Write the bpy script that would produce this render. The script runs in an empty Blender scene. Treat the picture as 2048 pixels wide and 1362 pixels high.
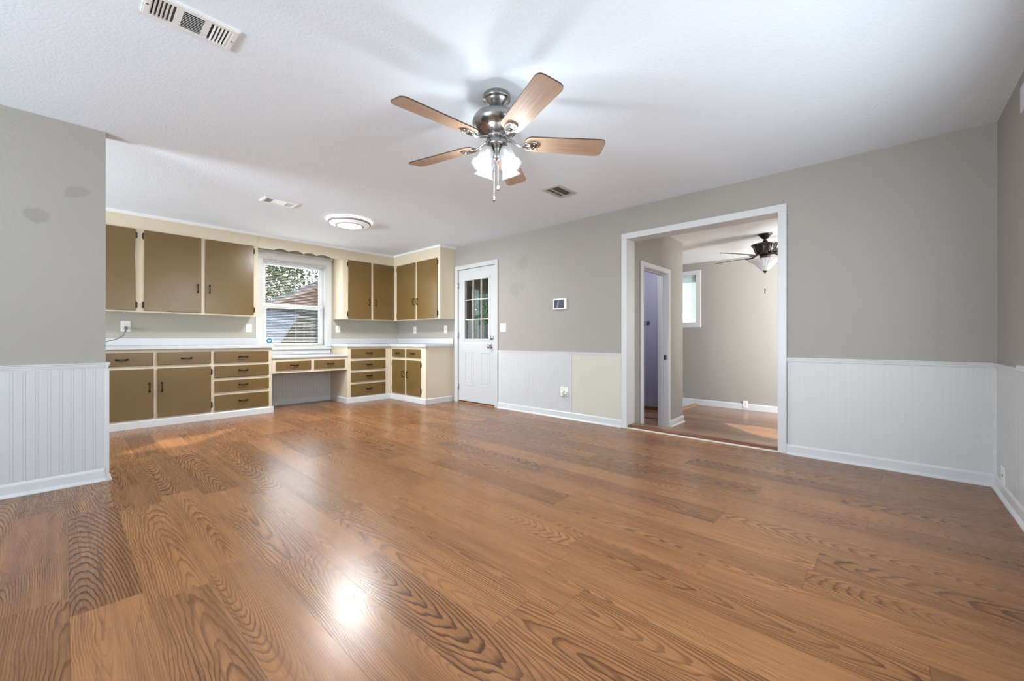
import bpy, bmesh, math, random
from math import sin, cos, pi, radians, atan2, sqrt
from mathutils import Vector, Matrix

random.seed(7)
C = bpy.context.scene.collection
scene = bpy.context.scene

# ------------------------------------------------------------------ camera
CAM_H = 0.98846
cam_d = bpy.data.cameras.new('camera')
cam_d.sensor_width = 36.0
cam_d.lens = 817.39 / 2048 * 36.0
cam_d.shift_y = -(681 - 678.1) / 2048
cam_d.clip_start = 0.02
cam = bpy.data.objects.new('camera', cam_d)
C.objects.link(cam)
cam.location = (0, 0, CAM_H)
cam.rotation_euler = (pi / 2, 0, -0.831034696)
scene.camera = cam

# ------------------------------------------------------------------ colour management
vs = scene.view_settings
vs.view_transform = 'Standard'
vs.look = 'None'
vs.gamma = 1.0
vs.use_curve_mapping = False
vs.exposure = 0.42

# ------------------------------------------------------------------ sky, sun
SUN_DIR = Vector((-0.93, -0.95, -1.0))            # the way the sunlight travels
w = bpy.data.worlds.new('sky')
scene.world = w
w.use_nodes = True
nt = w.node_tree
nt.nodes.clear()
wo = nt.nodes.new('ShaderNodeOutputWorld')
bg = nt.nodes.new('ShaderNodeBackground')
sk = nt.nodes.new('ShaderNodeTexSky')
sk.sky_type = 'NISHITA'
sk.sun_disc = False
sk.sun_elevation = radians(37)
sk.sun_rotation = radians(44)
nt.links.new(sk.outputs[0], bg.inputs[0])
bg.inputs[1].default_value = 0.16
nt.links.new(bg.outputs[0], wo.inputs[0])


def lamp(name, kind, loc, power, color=(1, 1, 1), rot=None, size=None, size_y=None, radius=None, spread=None):
    d = bpy.data.lights.new(name, kind)
    d.energy = power
    d.color = color
    if kind == 'AREA':
        d.shape = 'RECTANGLE'
        d.size = size
        d.size_y = size_y
        if spread: d.spread = spread
    if radius is not None and kind in ('POINT', 'SPOT'):
        d.shadow_soft_size = radius
    o = bpy.data.objects.new(name, d)
    C.objects.link(o)
    o.location = loc
    if rot is not None: o.rotation_euler = rot
    o['kind'] = 'helper'
    return o


sun = lamp('sun', 'SUN', (6, 9, 8), 17.0, (1.0, 0.87, 0.68))
sun.data.angle = radians(1.0)
sun.rotation_euler = SUN_DIR.to_track_quat('-Z', 'Y').to_euler()

# daylight at the near and kitchen windows, plus three added lights
lamp('window_daylight_near', 'AREA', (1.75, -0.72, 1.18), 58, (0.87, 0.94, 1.0), (radians(77), 0, 0), 2.6, 1.2)
lamp('added_uplight_left', 'AREA', (-4.17, 1.6, 1.00), 370, (0.78, 0.90, 1.0), (radians(163), 0, radians(-90)), 2.2, 1.9)  # added light aimed up to wash the ceiling, no known window here
lamp('window_daylight_kitchen', 'AREA', (2.41, 6.93, 1.55), 12, (0.90, 0.96, 1.0), (radians(-90), 0, 0), 0.8, 1.25)
lamp('added_fill_back_room', 'AREA', (6.0, -1.12, 1.2), 270, (0.92, 0.96, 1.0), (radians(108), 0, radians(-80)), 1.5, 1.3)  # added light to brighten the back room, its window opening is made up
lamp('added_uplight_kitchen_side', 'AREA', (-4.17, 5.08, 1.15), 500, (0.80, 0.91, 1.0), (radians(162), 0, radians(-90)), 1.65, 0.8)  # added light aimed up at the kitchen ceiling from an invented opening

# ------------------------------------------------------------------ materials
MATS = {}


def mat(name, color, rough=0.5, metal=0.0, bump=None, coat=0.0, spec=0.5, var=None):
    """bump=(scale, strength, distance); var=(scale, amount) gives a faint mottling of the paint itself"""
    if name in MATS: return MATS[name]
    m = bpy.data.materials.new(name)
    m.use_nodes = True
    n, l = m.node_tree.nodes, m.node_tree.links
    p = n['Principled BSDF']
    p.inputs['Base Color'].default_value = (*color, 1)
    p.inputs['Roughness'].default_value = rough
    p.inputs['Metallic'].default_value = metal
    p.inputs['Specular IOR Level'].default_value = spec
    p.inputs['Coat Weight'].default_value = coat
    if bump or var:
        tc = n.new('ShaderNodeNewGeometry')
        pos = tc.outputs['Position']
    if bump:
        nz = n.new('ShaderNodeTexNoise')
        nz.inputs['Scale'].default_value = bump[0]
        nz.inputs['Detail'].default_value = 3
        l.new(pos, nz.inputs['Vector'])
        b = n.new('ShaderNodeBump')
        b.inputs['Strength'].default_value = bump[1]
        b.inputs['Distance'].default_value = bump[2]
        l.new(nz.outputs['Fac'], b.inputs['Height'])
        l.new(b.outputs[0], p.inputs['Normal'])
    if var:
        nz = n.new('ShaderNodeTexNoise')
        nz.inputs['Scale'].default_value = var[0]
        nz.inputs['Detail'].default_value = 4
        l.new(pos, nz.inputs['Vector'])
        mx = n.new('ShaderNodeMix')
        mx.data_type = 'RGBA'
        a = var[1]
        mx.inputs['A'].default_value = (*[c * (1 - a) for c in color], 1)
        mx.inputs['B'].default_value = (*[min(1, c * (1 + a)) for c in color], 1)
        l.new(nz.outputs['Fac'], mx.inputs['Factor'])
        l.new(mx.outputs['Result'], p.inputs['Base Color'])
    MATS[name] = m
    return m


def srgb(r, g, b):
    f = lambda v: (v / 255 / 12.92) if v / 255 <= 0.04045 else ((v / 255 + 0.055) / 1.055) ** 2.4
    return (f(r), f(g), f(b))


WALLC = (0.343, 0.318, 0.284)


def wall_mat(name, patches):
    """grey-beige orange-peel paint with a few touched-up spots at world positions"""
    m = bpy.data.materials.new(name)
    m.use_nodes = True
    n, l = m.node_tree.nodes, m.node_tree.links
    p = n['Principled BSDF']
    p.inputs['Roughness'].default_value = 0.55
    p.inputs['Specular IOR Level'].default_value = 0.35
    g = n.new('ShaderNodeNewGeometry')
    nz = n.new('ShaderNodeTexNoise')
    nz.inputs['Scale'].default_value = 95
    nz.inputs['Detail'].default_value = 3
    l.new(g.outputs['Position'], nz.inputs['Vector'])
    b = n.new('ShaderNodeBump')
    b.inputs['Strength'].default_value = 0.45
    b.inputs['Distance'].default_value = 0.004
    l.new(nz.outputs['Fac'], b.inputs['Height'])
    l.new(b.outputs[0], p.inputs['Normal'])
    wob = n.new('ShaderNodeTexNoise')
    wob.inputs['Scale'].default_value = 14
    wob.inputs['Detail'].default_value = 3
    l.new(g.outputs['Position'], wob.inputs['Vector'])
    acc = None
    for (px, py, pz, r, k) in patches:
        d = n.new('ShaderNodeVectorMath'); d.operation = 'DISTANCE'
        l.new(g.outputs['Position'], d.inputs[0]); d.inputs[1].default_value = (px, py, pz)
        a = n.new('ShaderNodeMath'); a.operation = 'MULTIPLY_ADD'
        l.new(wob.outputs['Fac'], a.inputs[0]); a.inputs[1].default_value = r * 1.6
        l.new(d.outputs['Value'], a.inputs[2])
        mr = n.new('ShaderNodeMapRange')
        mr.inputs['From Min'].default_value = r * 1.6
        mr.inputs['From Max'].default_value = r * 1.9
        mr.inputs['To Min'].default_value = k
        mr.inputs['To Max'].default_value = 0
        l.new(a.outputs[0], mr.inputs['Value'])
        if acc is None: acc = mr.outputs[0]
        else:
            s = n.new('ShaderNodeMath'); s.operation = 'MAXIMUM'
            l.new(acc, s.inputs[0]); l.new(mr.outputs[0], s.inputs[1]); acc = s.outputs[0]
    mx = n.new('ShaderNodeMix'); mx.data_type = 'RGBA'
    mx.inputs['A'].default_value = (*WALLC, 1)
    mx.inputs['B'].default_value = (*[c * 0.78 for c in WALLC], 1)
    if acc is not None: l.new(acc, mx.inputs['Factor'])
    else: mx.inputs['Factor'].default_value = 0
    l.new(mx.outputs['Result'], p.inputs['Base Color'])
    return m


M_WALL = wall_mat('grey_wall_paint', [])
M_WALLR = wall_mat('grey_wall_paint_touched_up', [(4.204, 3.64, 2.03, 0.10, 0.38), (4.204, 3.78, 1.67, 0.10, 0.38), (4.204, 3.66, 1.70, 0.06, 0.38),
                                                  (4.204, 2.18, 2.19, 0.008, 1.0), (4.204, 1.43, 2.20, 0.008, 1.0), (4.204, 0.65, 2.19, 0.008, 1.0)])
M_WALLP = wall_mat('grey_partition_paint', [(0.04, 4.04, 1.975, 0.045, 0.75), (0.075, 4.04, 1.99, 0.04, 0.75), (-0.116, 4.04, 1.78, 0.05, 0.75)])
M_WALLK = mat('grey_wall_paint_lightened', (0.425, 0.402, 0.345), 0.55, bump=(95, 0.3, 0.003), spec=0.35)  # same grey paint, lightened and yellowed to stand in for light on this wall
M_CEIL = mat('ceiling_white', (0.80, 0.865, 0.935), 0.8, bump=(70, 0.32, 0.006), spec=0.2)
M_CEIL2 = mat('back_room_ceiling_white', (0.82, 0.82, 0.81), 0.8, bump=(42, 0.4, 0.012), spec=0.2)
M_TRIM = mat('white_trim', (0.61, 0.607, 0.603), 0.32)
M_DOOR = mat('white_door_paint', (0.52, 0.52, 0.52), 0.32)
M_BEAD = mat('beadboard_white', (0.545, 0.542, 0.538), 0.42)
M_BEADC = mat('beadboard_cream', (0.575, 0.545, 0.465), 0.45)
M_BEADG = mat('beadboard_off_white', (0.60, 0.595, 0.575), 0.45, var=(1.2, 0.025))
M_CREAM = mat('cabinet_cream', (0.665, 0.575, 0.425), 0.42, bump=(40, 0.12, 0.002))
M_BROWN = mat('cabinet_brown', (0.150, 0.090, 0.027), 0.25, bump=(55, 0.25, 0.002), var=(5, 0.10), spec=0.5)
M_LAM = mat('white_laminate', (0.56, 0.56, 0.57), 0.22)
M_IRON = mat('dark_bronze', (0.030, 0.018, 0.012), 0.32, 0.85)
M_HINGE = mat('dark_hinge', (0.035, 0.026, 0.016), 0.45, 0.6)
M_PLATE = mat('outlet_ivory', (0.80, 0.79, 0.75), 0.35)
M_SLOT = mat('outlet_slot', (0.03, 0.03, 0.03), 0.6)
M_CORD = mat('grey_cord', (0.17, 0.155, 0.14), 0.5)
M_NICKEL = mat('brushed_nickel', (0.36, 0.35, 0.34), 0.25, 1.0)
M_CHROME = mat('polished_nickel', (0.52, 0.52, 0.515), 0.16, 1.0)
M_BRONZE2 = mat('dark_pewter', (0.10, 0.085, 0.075), 0.25, 0.9)
M_SCREEN_GLASS = mat('tablet_glass', (0.02, 0.022, 0.03), 0.08)
M_PURPLE = mat('purple_paint', (0.20, 0.20, 0.29), 0.5, bump=(90, 0.2, 0.003))
M_DARKGAP = mat('black_rubber', (0.012, 0.011, 0.010), 0.7)
M_NOSE = mat('reddish_wood_nosing', (0.155, 0.052, 0.022), 0.35, var=(30, 0.3))
M_NOSE2 = mat('tan_wood_reducer', (0.36, 0.19, 0.09), 0.4, var=(30, 0.2))
M_PALEFLOOR = mat('pale_blue_grey_vinyl', (0.50, 0.56, 0.60), 0.4, var=(25, 0.1))
M_VENT = mat('vent_white', (0.80, 0.80, 0.79), 0.4)
M_VENTT = mat('vent_tan', (0.50, 0.455, 0.405), 0.45)
M_VENTIN = mat('duct_dark', (0.055, 0.05, 0.045), 0.7)
M_VENTBR = mat('duct_brown', (0.10, 0.075, 0.05), 0.7)
M_VINYL = mat('window_vinyl', (0.83, 0.83, 0.84), 0.3)
M_STICKER = mat('sticker_blue', (0.02, 0.16, 0.36), 0.35)
M_STICKER2 = mat('sticker_pale_blue', (0.32, 0.60, 0.82), 0.35)
M_STICKER3 = mat('sticker_white', (0.85, 0.87, 0.88), 0.35)


def glass_mat():
    m = bpy.data.materials.new('window_glass')
    m.use_nodes = True
    n, l = m.node_tree.nodes, m.node_tree.links
    n.clear()
    o = n.new('ShaderNodeOutputMaterial')
    t = n.new('ShaderNodeBsdfTransparent'); t.inputs[0].default_value = (0.93, 0.95, 0.95, 1)
    g = n.new('ShaderNodeBsdfGlossy'); g.inputs['Roughness'].default_value = 0.02
    lw = n.new('ShaderNodeLayerWeight'); lw.inputs['Blend'].default_value = 0.5
    pw = n.new('ShaderNodeMath'); pw.operation = 'POWER'; pw.inputs[1].default_value = 5.0
    l.new(lw.outputs['Facing'], pw.inputs[0])
    f = n.new('ShaderNodeMath'); f.operation = 'MULTIPLY_ADD'; f.inputs[1].default_value = 0.9; f.inputs[2].default_value = 0.035
    l.new(pw.outputs[0], f.inputs[0])
    mx = n.new('ShaderNodeMixShader')
    l.new(f.outputs[0], mx.inputs[0]); l.new(t.outputs[0], mx.inputs[1]); l.new(g.outputs[0], mx.inputs[2])
    l.new(mx.outputs[0], o.inputs[0])
    return m


M_GLASS = glass_mat()


def shade_mat(name, emit, trans=0.5, color=(0.95, 0.96, 0.97), clear=0.0):
    """frosted glass of a lit lamp: lets light through, glows itself"""
    m = bpy.data.materials.new(name)
    m.use_nodes = True
    n, l = m.node_tree.nodes, m.node_tree.links
    n.clear()
    o = n.new('ShaderNodeOutputMaterial')
    d = n.new('ShaderNodeBsdfDiffuse'); d.inputs[0].default_value = (*color, 1)
    t = n.new('ShaderNodeBsdfTranslucent'); t.inputs[0].default_value = (*color, 1)
    g = n.new('ShaderNodeBsdfGlossy'); g.inputs['Roughness'].default_value = 0.15
    e = n.new('ShaderNodeEmission'); e.inputs[0].default_value = (0.90, 0.95, 1, 1); e.inputs[1].default_value = emit
    m1 = n.new('ShaderNodeMixShader'); m1.inputs[0].default_value = trans
    l.new(d.outputs[0], m1.inputs[1]); l.new(t.outputs[0], m1.inputs[2])
    m2 = n.new('ShaderNodeMixShader'); m2.inputs[0].default_value = 0.02
    l.new(m1.outputs[0], m2.inputs[1]); l.new(g.outputs[0], m2.inputs[2])
    if clear > 0:
        tr = n.new('ShaderNodeBsdfTransparent')
        m3 = n.new('ShaderNodeMixShader'); m3.inputs[0].default_value = clear
        l.new(m2.outputs[0], m3.inputs[1]); l.new(tr.outputs[0], m3.inputs[2]); m2 = m3
    a = n.new('ShaderNodeAddShader')
    l.new(m2.outputs[0], a.inputs[0]); l.new(e.outputs[0], a.inputs[1])
    l.new(a.outputs[0], o.inputs[0])
    return m


def emit_mat(name, color, s):
    m = bpy.data.materials.new(name)
    m.use_nodes = True
    p = m.node_tree.nodes['Principled BSDF']
    p.inputs['Base Color'].default_value = (0.9, 0.9, 0.9, 1)
    p.inputs['Emission Color'].default_value = (*color, 1)
    p.inputs['Emission Strength'].default_value = s
    return m


M_SHADE = shade_mat('lit_frosted_glass', 0.25, 0.5, (0.015, 0.015, 0.016), clear=0.50)
M_BLIND = shade_mat('blind_white', 0.0, 0.12, (0.62, 0.62, 0.63))
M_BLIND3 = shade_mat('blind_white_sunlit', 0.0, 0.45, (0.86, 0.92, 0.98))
M_BULB = emit_mat('lit_bulb', (1, 0.98, 0.95), 1.4)
M_DIFF = emit_mat('lit_diffuser', (1, 0.98, 0.95), 1.0)
M_RIM = mat('pewter_rim', (0.30, 0.285, 0.27), 0.45, 0.3)
M_SCALE = mat('clear_ribbed_acrylic', (0.83, 0.82, 0.80), 0.2)
M_CRYSTAL = mat('ribbed_crystal', (0.80, 0.80, 0.80), 0.08)


class NT:
    """small helper for node maths"""
    def __init__(s, m):
        s.n, s.l = m.node_tree.nodes, m.node_tree.links

    def m(s, op, a, b=None, c=None, clamp=False):
        x = s.n.new('ShaderNodeMath'); x.operation = op; x.use_clamp = clamp
        for i, v in enumerate((a, b, c)):
            if v is None: continue
            if isinstance(v, (int, float)): x.inputs[i].default_value = v
            else: s.l.new(v, x.inputs[i])
        return x.outputs[0]

    def xyz(s, x, y, z):
        c = s.n.new('ShaderNodeCombineXYZ')
        for i, v in enumerate((x, y, z)):
            if isinstance(v, (int, float)): c.inputs[i].default_value = v
            else: s.l.new(v, c.inputs[i])
        return c.outputs[0]

    def noise(s, vec, scale, detail=2, rough=0.5, dist=0.0):
        x = s.n.new('ShaderNodeTexNoise')
        x.inputs['Scale'].default_value = scale
        x.inputs['Detail'].default_value = detail
        x.inputs['Roughness'].default_value = rough
        x.inputs['Distortion'].default_value = dist
        s.l.new(vec, x.inputs['Vector'])
        return x.outputs['Fac']

    def white(s, vec):
        x = s.n.new('ShaderNodeTexWhiteNoise'); x.noise_dimensions = '3D'
        s.l.new(vec, x.inputs['Vector'])
        q = s.n.new('ShaderNodeSeparateXYZ')
        s.l.new(x.outputs['Color'], q.inputs[0])
        return q.outputs

    def ss(s, v, a, b, lo=0.0, hi=1.0):
        x = s.n.new('ShaderNodeMapRange'); x.interpolation_type = 'SMOOTHSTEP'
        s.l.new(v, x.inputs['Value'])
        for k, q in (('From Min', a), ('From Max', b), ('To Min', lo), ('To Max', hi)): x.inputs[k].default_value = q
        return x.outputs[0]

    def mix(s, f, a, b, mode='MIX'):
        x = s.n.new('ShaderNodeMix'); x.data_type = 'RGBA'; x.blend_type = mode
        for k, v in (('Factor', f), ('A', a), ('B', b)):
            if isinstance(v, (int, float)): x.inputs[k].default_value = v
            elif isinstance(v, tuple): x.inputs[k].default_value = (*v, 1)
            else: s.l.new(v, x.inputs[k])
        return x.outputs['Result']


def floor_mat(name, light, dark, x0=1.768, W=0.195, L=1.22, rough=0.275):
    """oak laminate boards along +Y with cathedral grain: each board cuts its own growth rings"""
    m = bpy.data.materials.new(name)
    m.use_nodes = True
    t = NT(m)
    p = t.n['Principled BSDF']
    g = t.n.new('ShaderNodeNewGeometry')
    sep = t.n.new('ShaderNodeSeparateXYZ'); t.l.new(g.outputs['Position'], sep.inputs[0])
    x, y = sep.outputs[0], sep.outputs[1]
    u = t.m('DIVIDE', t.m('SUBTRACT', x, x0), W)
    i = t.m('FLOOR', u)
    fu = t.m('SUBTRACT', u, i)
    lx = t.m('MULTIPLY', t.m('SUBTRACT', fu, 0.5), W)
    ro = t.white(t.xyz(i, 3.7, 1.3))
    v = t.m('DIVIDE', t.m('ADD', y, t.m('MULTIPLY', ro[0], L)), L)
    j = t.m('FLOOR', v)
    fv = t.m('SUBTRACT', v, j)
    ly = t.m('MULTIPLY', t.m('SUBTRACT', fv, 0.5), L)
    r = t.white(t.xyz(i, j, 0.5))
    r2 = t.white(t.xyz(i, j, 8.5))
    # wobble of the rings
    seed = t.m('MULTIPLY', r[2], 37.0)
    wv = t.xyz(t.m('MULTIPLY', lx, 8.0), t.m('MULTIPLY', y, 1.7), seed)
    n1 = t.m('SUBTRACT', t.noise(wv, 1.0, 3, 0.55), 0.5)
    wv2 = t.xyz(t.m('MULTIPLY', lx, 40.0), t.m('MULTIPLY', y, 14.0), seed)
    n2 = t.m('SUBTRACT', t.noise(wv2, 1.0, 2, 0.6), 0.5)
    cx = t.m('ADD', t.m('MULTIPLY', t.m('SUBTRACT', r[0], 0.5), 0.22), t.m('MULTIPLY', n1, 0.035))
    dx = t.m('ADD', t.m('SUBTRACT', lx, cx), t.m('MULTIPLY', n2, 0.0036))
    slope = t.m('ADD', t.m('MULTIPLY', r[1], 0.11), 0.035)
    flip = t.m('GREATER_THAN', r2[0], 0.5)
    along = t.m('ABSOLUTE', t.m('SUBTRACT', fv, flip))
    dep = t.m('ADD', t.m('MULTIPLY', t.m('MULTIPLY', along, L), slope), t.m('MULTIPLY', r2[2], 0.02))
    dep = t.m('ADD', dep, t.m('MULTIPLY', n1, 0.02))
    dep = t.m('ADD', dep, t.m('MULTIPLY', n2, 0.004))
    rad = t.m('SQRT', t.m('ADD', t.m('MULTIPLY', dx, dx), t.m('MULTIPLY', dep, dep)))
    ring = t.m('ADD', t.m('DIVIDE', rad, t.m('ADD', 0.0056, t.m('MULTIPLY', r2[2], 0.0050))), t.m('MULTIPLY', n1, 2.0))
    fr = t.m('FRACT', ring)
    # early wood fades into a sharp dark late-wood line
    line = t.m('MULTIPLY', t.ss(fr, 0.45, 0.88), t.ss(fr, 1.0, 0.93))
    fine = t.noise(t.xyz(t.m('MULTIPLY', x, 120.0), t.m('MULTIPLY', y, 2.2), seed), 1.0, 2, 0.6)
    line = t.m('MAXIMUM', line, t.ss(fine, 0.54, 0.68, 0.0, 0.55))
    # some stretches of a board are quieter than others
    calm = t.noise(t.xyz(t.m('MULTIPLY', x, 3.0), t.m('MULTIPLY', y, 1.1), seed), 1.0, 2)
    amp = t.m('MULTIPLY', t.ss(calm, 0.30, 0.62, 0.30, 1.0), t.m('ADD', 0.64, t.m('MULTIPLY', r2[1], 0.36)))
    line = t.m('MULTIPLY', line, amp)
    # pores: long fine streaks
    por = t.noise(t.xyz(t.m('MULTIPLY', x, 330.0), t.m('MULTIPLY', y, 9.0), seed), 1.0, 3, 0.65)
    por = t.ss(por, 0.50, 0.72, 0.0, 0.55)
    streak = t.noise(t.xyz(t.m('MULTIPLY', x, 42.0), t.m('MULTIPLY', y, 1.6), seed), 1.0, 3, 0.6)
    tone = t.m('ADD', t.m('MULTIPLY', r2[1], 0.24), t.m('MULTIPLY', streak, 0.78))
    mid = tuple(a * 0.47 + b * 0.53 for a, b in zip(light, dark))
    base = t.mix(t.ss(tone, 0.26, 0.78), light, mid)
    base = t.mix(t.m('MULTIPLY', por, 0.7), base, dark)
    col = t.mix(line, base, dark)
    # joints
    e1 = t.ss(t.m('MINIMUM', fu, t.m('SUBTRACT', 1.0, fu)), 0.002, 0.007, 0.30, 0.0)
    e2 = t.ss(t.m('MINIMUM', fv, t.m('SUBTRACT', 1.0, fv)), 0.0006, 0.0014, 0.38, 0.0)
    jn = t.m('MAXIMUM', e1, e2)
    col = t.mix(jn, col, tuple(c * 0.55 for c in dark))
    t.l.new(col, p.inputs['Base Color'])
    rg = t.m('ADD', rough, t.m('MULTIPLY', t.m('SUBTRACT', por, 0.2), 0.10))
    t.l.new(rg, p.inputs['Roughness'])
    p.inputs['Specular IOR Level'].default_value = 0.33
    hb = t.m('ADD', t.m('MULTIPLY', line, -0.35), t.m('MULTIPLY', jn, -1.0))
    und = t.noise(t.xyz(t.m('MULTIPLY', x, 5.0), t.m('MULTIPLY', y, 2.0), 0.0), 1.0, 1)
    b = t.n.new('ShaderNodeBump'); b.inputs['Strength'].default_value = 0.25; b.inputs['Distance'].default_value = 0.0012
    t.l.new(t.m('ADD', hb, t.m('MULTIPLY', und, 1.0)), b.inputs['Height'])
    t.l.new(b.outputs[0], p.inputs['Normal'])
    return m


M_FLOOR = floor_mat('oak_laminate', (0.350, 0.158, 0.062), (0.062, 0.022, 0.009))
M_FLOOR2 = floor_mat('oak_laminate_back_room', (0.33, 0.175, 0.098), (0.13, 0.058, 0.032), x0=0.1, rough=0.2)


def blade_wood():
    m = bpy.data.materials.new('maple_blade')
    m.use_nodes = True
    t = NT(m)
    p = t.n['Principled BSDF']
    tc = t.n.new('ShaderNodeTexCoord')
    mp = t.n.new('ShaderNodeMapping'); mp.inputs['Scale'].default_value = (3, 120, 3)
    t.l.new(tc.outputs['UV'], mp.inputs[0])
    n = t.noise(mp.outputs[0], 1.0, 3, 0.6)
    col = t.mix(t.ss(n, 0.3, 0.75), (0.42, 0.285, 0.20), (0.30, 0.19, 0.125))
    t.l.new(col, p.inputs['Base Color'])
    p.inputs['Roughness'].default_value = 0.5
    p.inputs['Specular IOR Level'].default_value = 0.3
    return m


M_BLADE = blade_wood()
M_BLADE_EDGE = mat('blade_edge_brown', (0.055, 0.032, 0.02), 0.4)
M_BLADE_DARK = mat('dark_walnut_blade', (0.07, 0.05, 0.04), 0.35)

# ------------------------------------------------------------------ mesh helpers


class B:
    def __init__(s):
        s.bm = bmesh.new()
        s.mi = 0
        s.uv = None

    def _tag(s, faces):
        for f in faces: f.material_index = s.mi

    def box(s, x0, x1, y0, y1, z0, z1, bevel=0.0, seg=1):
        x0, x1 = min(x0, x1), max(x0, x1); y0, y1 = min(y0, y1), max(y0, y1); z0, z1 = min(z0, z1), max(z0, z1)
        v = [s.bm.verts.new(c) for c in ((x0, y0, z0), (x1, y0, z0), (x1, y1, z0), (x0, y1, z0), (x0, y0, z1), (x1, y0, z1), (x1, y1, z1), (x0, y1, z1))]
        fs = [s.bm.faces.new([v[i] for i in q]) for q in ((3, 2, 1, 0), (4, 5, 6, 7), (0, 1, 5, 4), (1, 2, 6, 5), (2, 3, 7, 6), (3, 0, 4, 7))]
        s._tag(fs)
        if bevel > 0:
            es = list({e for f in fs for e in f.edges})
            bevel = min(bevel, 0.45 * min(x1 - x0, y1 - y0, z1 - z0))
            r = bmesh.ops.bevel(s.bm, geom=es, offset=bevel, segments=seg, profile=0.5, affect='EDGES')
            s._tag(r['faces'])
        return s

    def prism(s, pts, axis, a0, a1, M=None):
        """pts: 2D outline (counter-clockwise), extruded along axis from a0 to a1"""
        def P(q, a):
            c = {'x': (a, q[0], q[1]), 'y': (q[0], a, q[1]), 'z': (q[0], q[1], a)}[axis]
            c = Vector(c)
            return M @ c if M is not None else c
        lo = [s.bm.verts.new(P(q, a0)) for q in pts]
        hi = [s.bm.verts.new(P(q, a1)) for q in pts]
        n = len(pts)
        fs = [s.bm.faces.new(lo[::-1]), s.bm.faces.new(hi)]
        for i in range(n):
            fs.append(s.bm.faces.new((lo[i], lo[(i + 1) % n], hi[(i + 1) % n], hi[i])))
        s._tag(fs)
        return fs

    def lathe(s, prof, M, seg=32, smooth=True, rfun=None, cap=True):
        """prof: [(r, h)] along local z"""
        rings = []
        for k, (r, h) in enumerate(prof):
            if r < 1e-6:
                rings.append([s.bm.verts.new(M @ Vector((0, 0, h)))])
            else:
                rings.append([s.bm.verts.new(M @ Vector(((r * (rfun(a, k) if rfun else 1)) * cos(a), (r * (rfun(a, k) if rfun else 1)) * sin(a), h)))
                              for a in (2 * pi * q / seg for q in range(seg))])
        fs = []
        for a, b in zip(rings, rings[1:]):
            if len(a) == 1 and len(b) == 1: continue
            for q in range(seg):
                q2 = (q + 1) % seg
                if len(a) == 1: f = (a[0], b[q2], b[q])
                elif len(b) == 1: f = (a[q], a[q2], b[0])
                else: f = (a[q], a[q2], b[q2], b[q])
                fs.append(s.bm.faces.new(f))
        if cap:
            for rg in (rings[0], rings[-1]):
                if len(rg) > 1: s._tag([s.bm.faces.new(rg)])
        for f in fs: f.smooth = smooth
        s._tag(fs)
        return s

    def tube(s, pts, rad, seg=8, smooth=True):
        pts = [Vector(p) for p in pts]
        n = len(pts)
        rad = rad if isinstance(rad, (list, tuple)) else [rad] * n
        rings = []
        up = None
        for k, p in enumerate(pts):
            d = (pts[min(k + 1, n - 1)] - pts[max(k - 1, 0)]).normalized()
            if up is None:
                up = Vector((0, 0, 1)) if abs(d.z) < 0.9 else Vector((1, 0, 0))
            a = d.cross(up)
            if a.length < 1e-6: a = d.cross(Vector((0, 1, 0)))
            a.normalize()
            b = a.cross(d).normalized()
            up = b
            rings.append([s.bm.verts.new(p + (a * cos(t) + b * sin(t)) * rad[k]) for t in (2 * pi * q / seg for q in range(seg))])
        fs = []
        for a, b in zip(rings, rings[1:]):
            for q in range(seg):
                fs.append(s.bm.faces.new((a[q], a[(q + 1) % seg], b[(q + 1) % seg], b[q])))
        for f in fs: f.smooth = smooth
        fs += [s.bm.faces.new(rings[0][::-1]), s.bm.faces.new(rings[-1])]
        s._tag(fs)
        return s

    def ball(s, c, r, seg=16, rings=8, sq=(1, 1, 1)):
        M = Matrix.Translation(c) @ Matrix.Diagonal((*sq, 1))
        s.lathe([(r * sin(pi * k / rings) if 0 < k < rings else 0, -r * cos(pi * k / rings)) for k in range(rings + 1)], M, seg)
        return s

    def sweep(s, prof, axis, a0, a1, closed=True):
        return s.prism(prof, axis, a0, a1)

    def obj(s, name, m, parent=None, loc=None):
        bmesh.ops.recalc_face_normals(s.bm, faces=s.bm.faces)
        if parent is not None:
            org = Vector(ORG[parent.name])
        elif loc is not None:
            org = Vector(loc)
        else:
            co = [v.co for v in s.bm.verts]
            lo = [min(c[k] for c in co) for k in range(3)]; hi = [max(c[k] for c in co) for k in range(3)]
            org = Vector(((lo[0] + hi[0]) / 2, (lo[1] + hi[1]) / 2, lo[2]))
        for v in s.bm.verts: v.co -= org
        me = bpy.data.meshes.new(name)
        s.bm.to_mesh(me); s.bm.free()
        for k in (m if isinstance(m, (list, tuple)) else [m]): me.materials.append(k)
        o = bpy.data.objects.new(name, me)
        C.objects.link(o)
        if parent is not None:
            o.parent = parent
        else:
            o.location = org
        ORG[o.name] = tuple(org)
        return o


ORG = {}


def tag(o, label, cat, group=None):
    o['label'] = label; o['category'] = cat
    if group: o['group'] = group
    return o


def thing(name, loc, label, cat, group=None):
    o = bpy.data.objects.new(name, None)
    C.objects.link(o)
    o.location = loc
    o.empty_display_size = 0.1
    ORG[o.name] = tuple(loc)
    return tag(o, label, cat, group)


def struct(o):
    o['kind'] = 'structure'
    return o


T = Matrix.Translation


def frame(c, xa, za):
    """matrix with local x along xa, local z along za, at c"""
    z = Vector(za).normalized(); x = Vector(xa); x = (x - z * x.dot(z)).normalized(); y = z.cross(x)
    M = Matrix.Identity(4)
    for k in range(3):
        M[k][0] = x[k]; M[k][1] = y[k]; M[k][2] = z[k]; M[k][3] = c[k]
    return M


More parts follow.
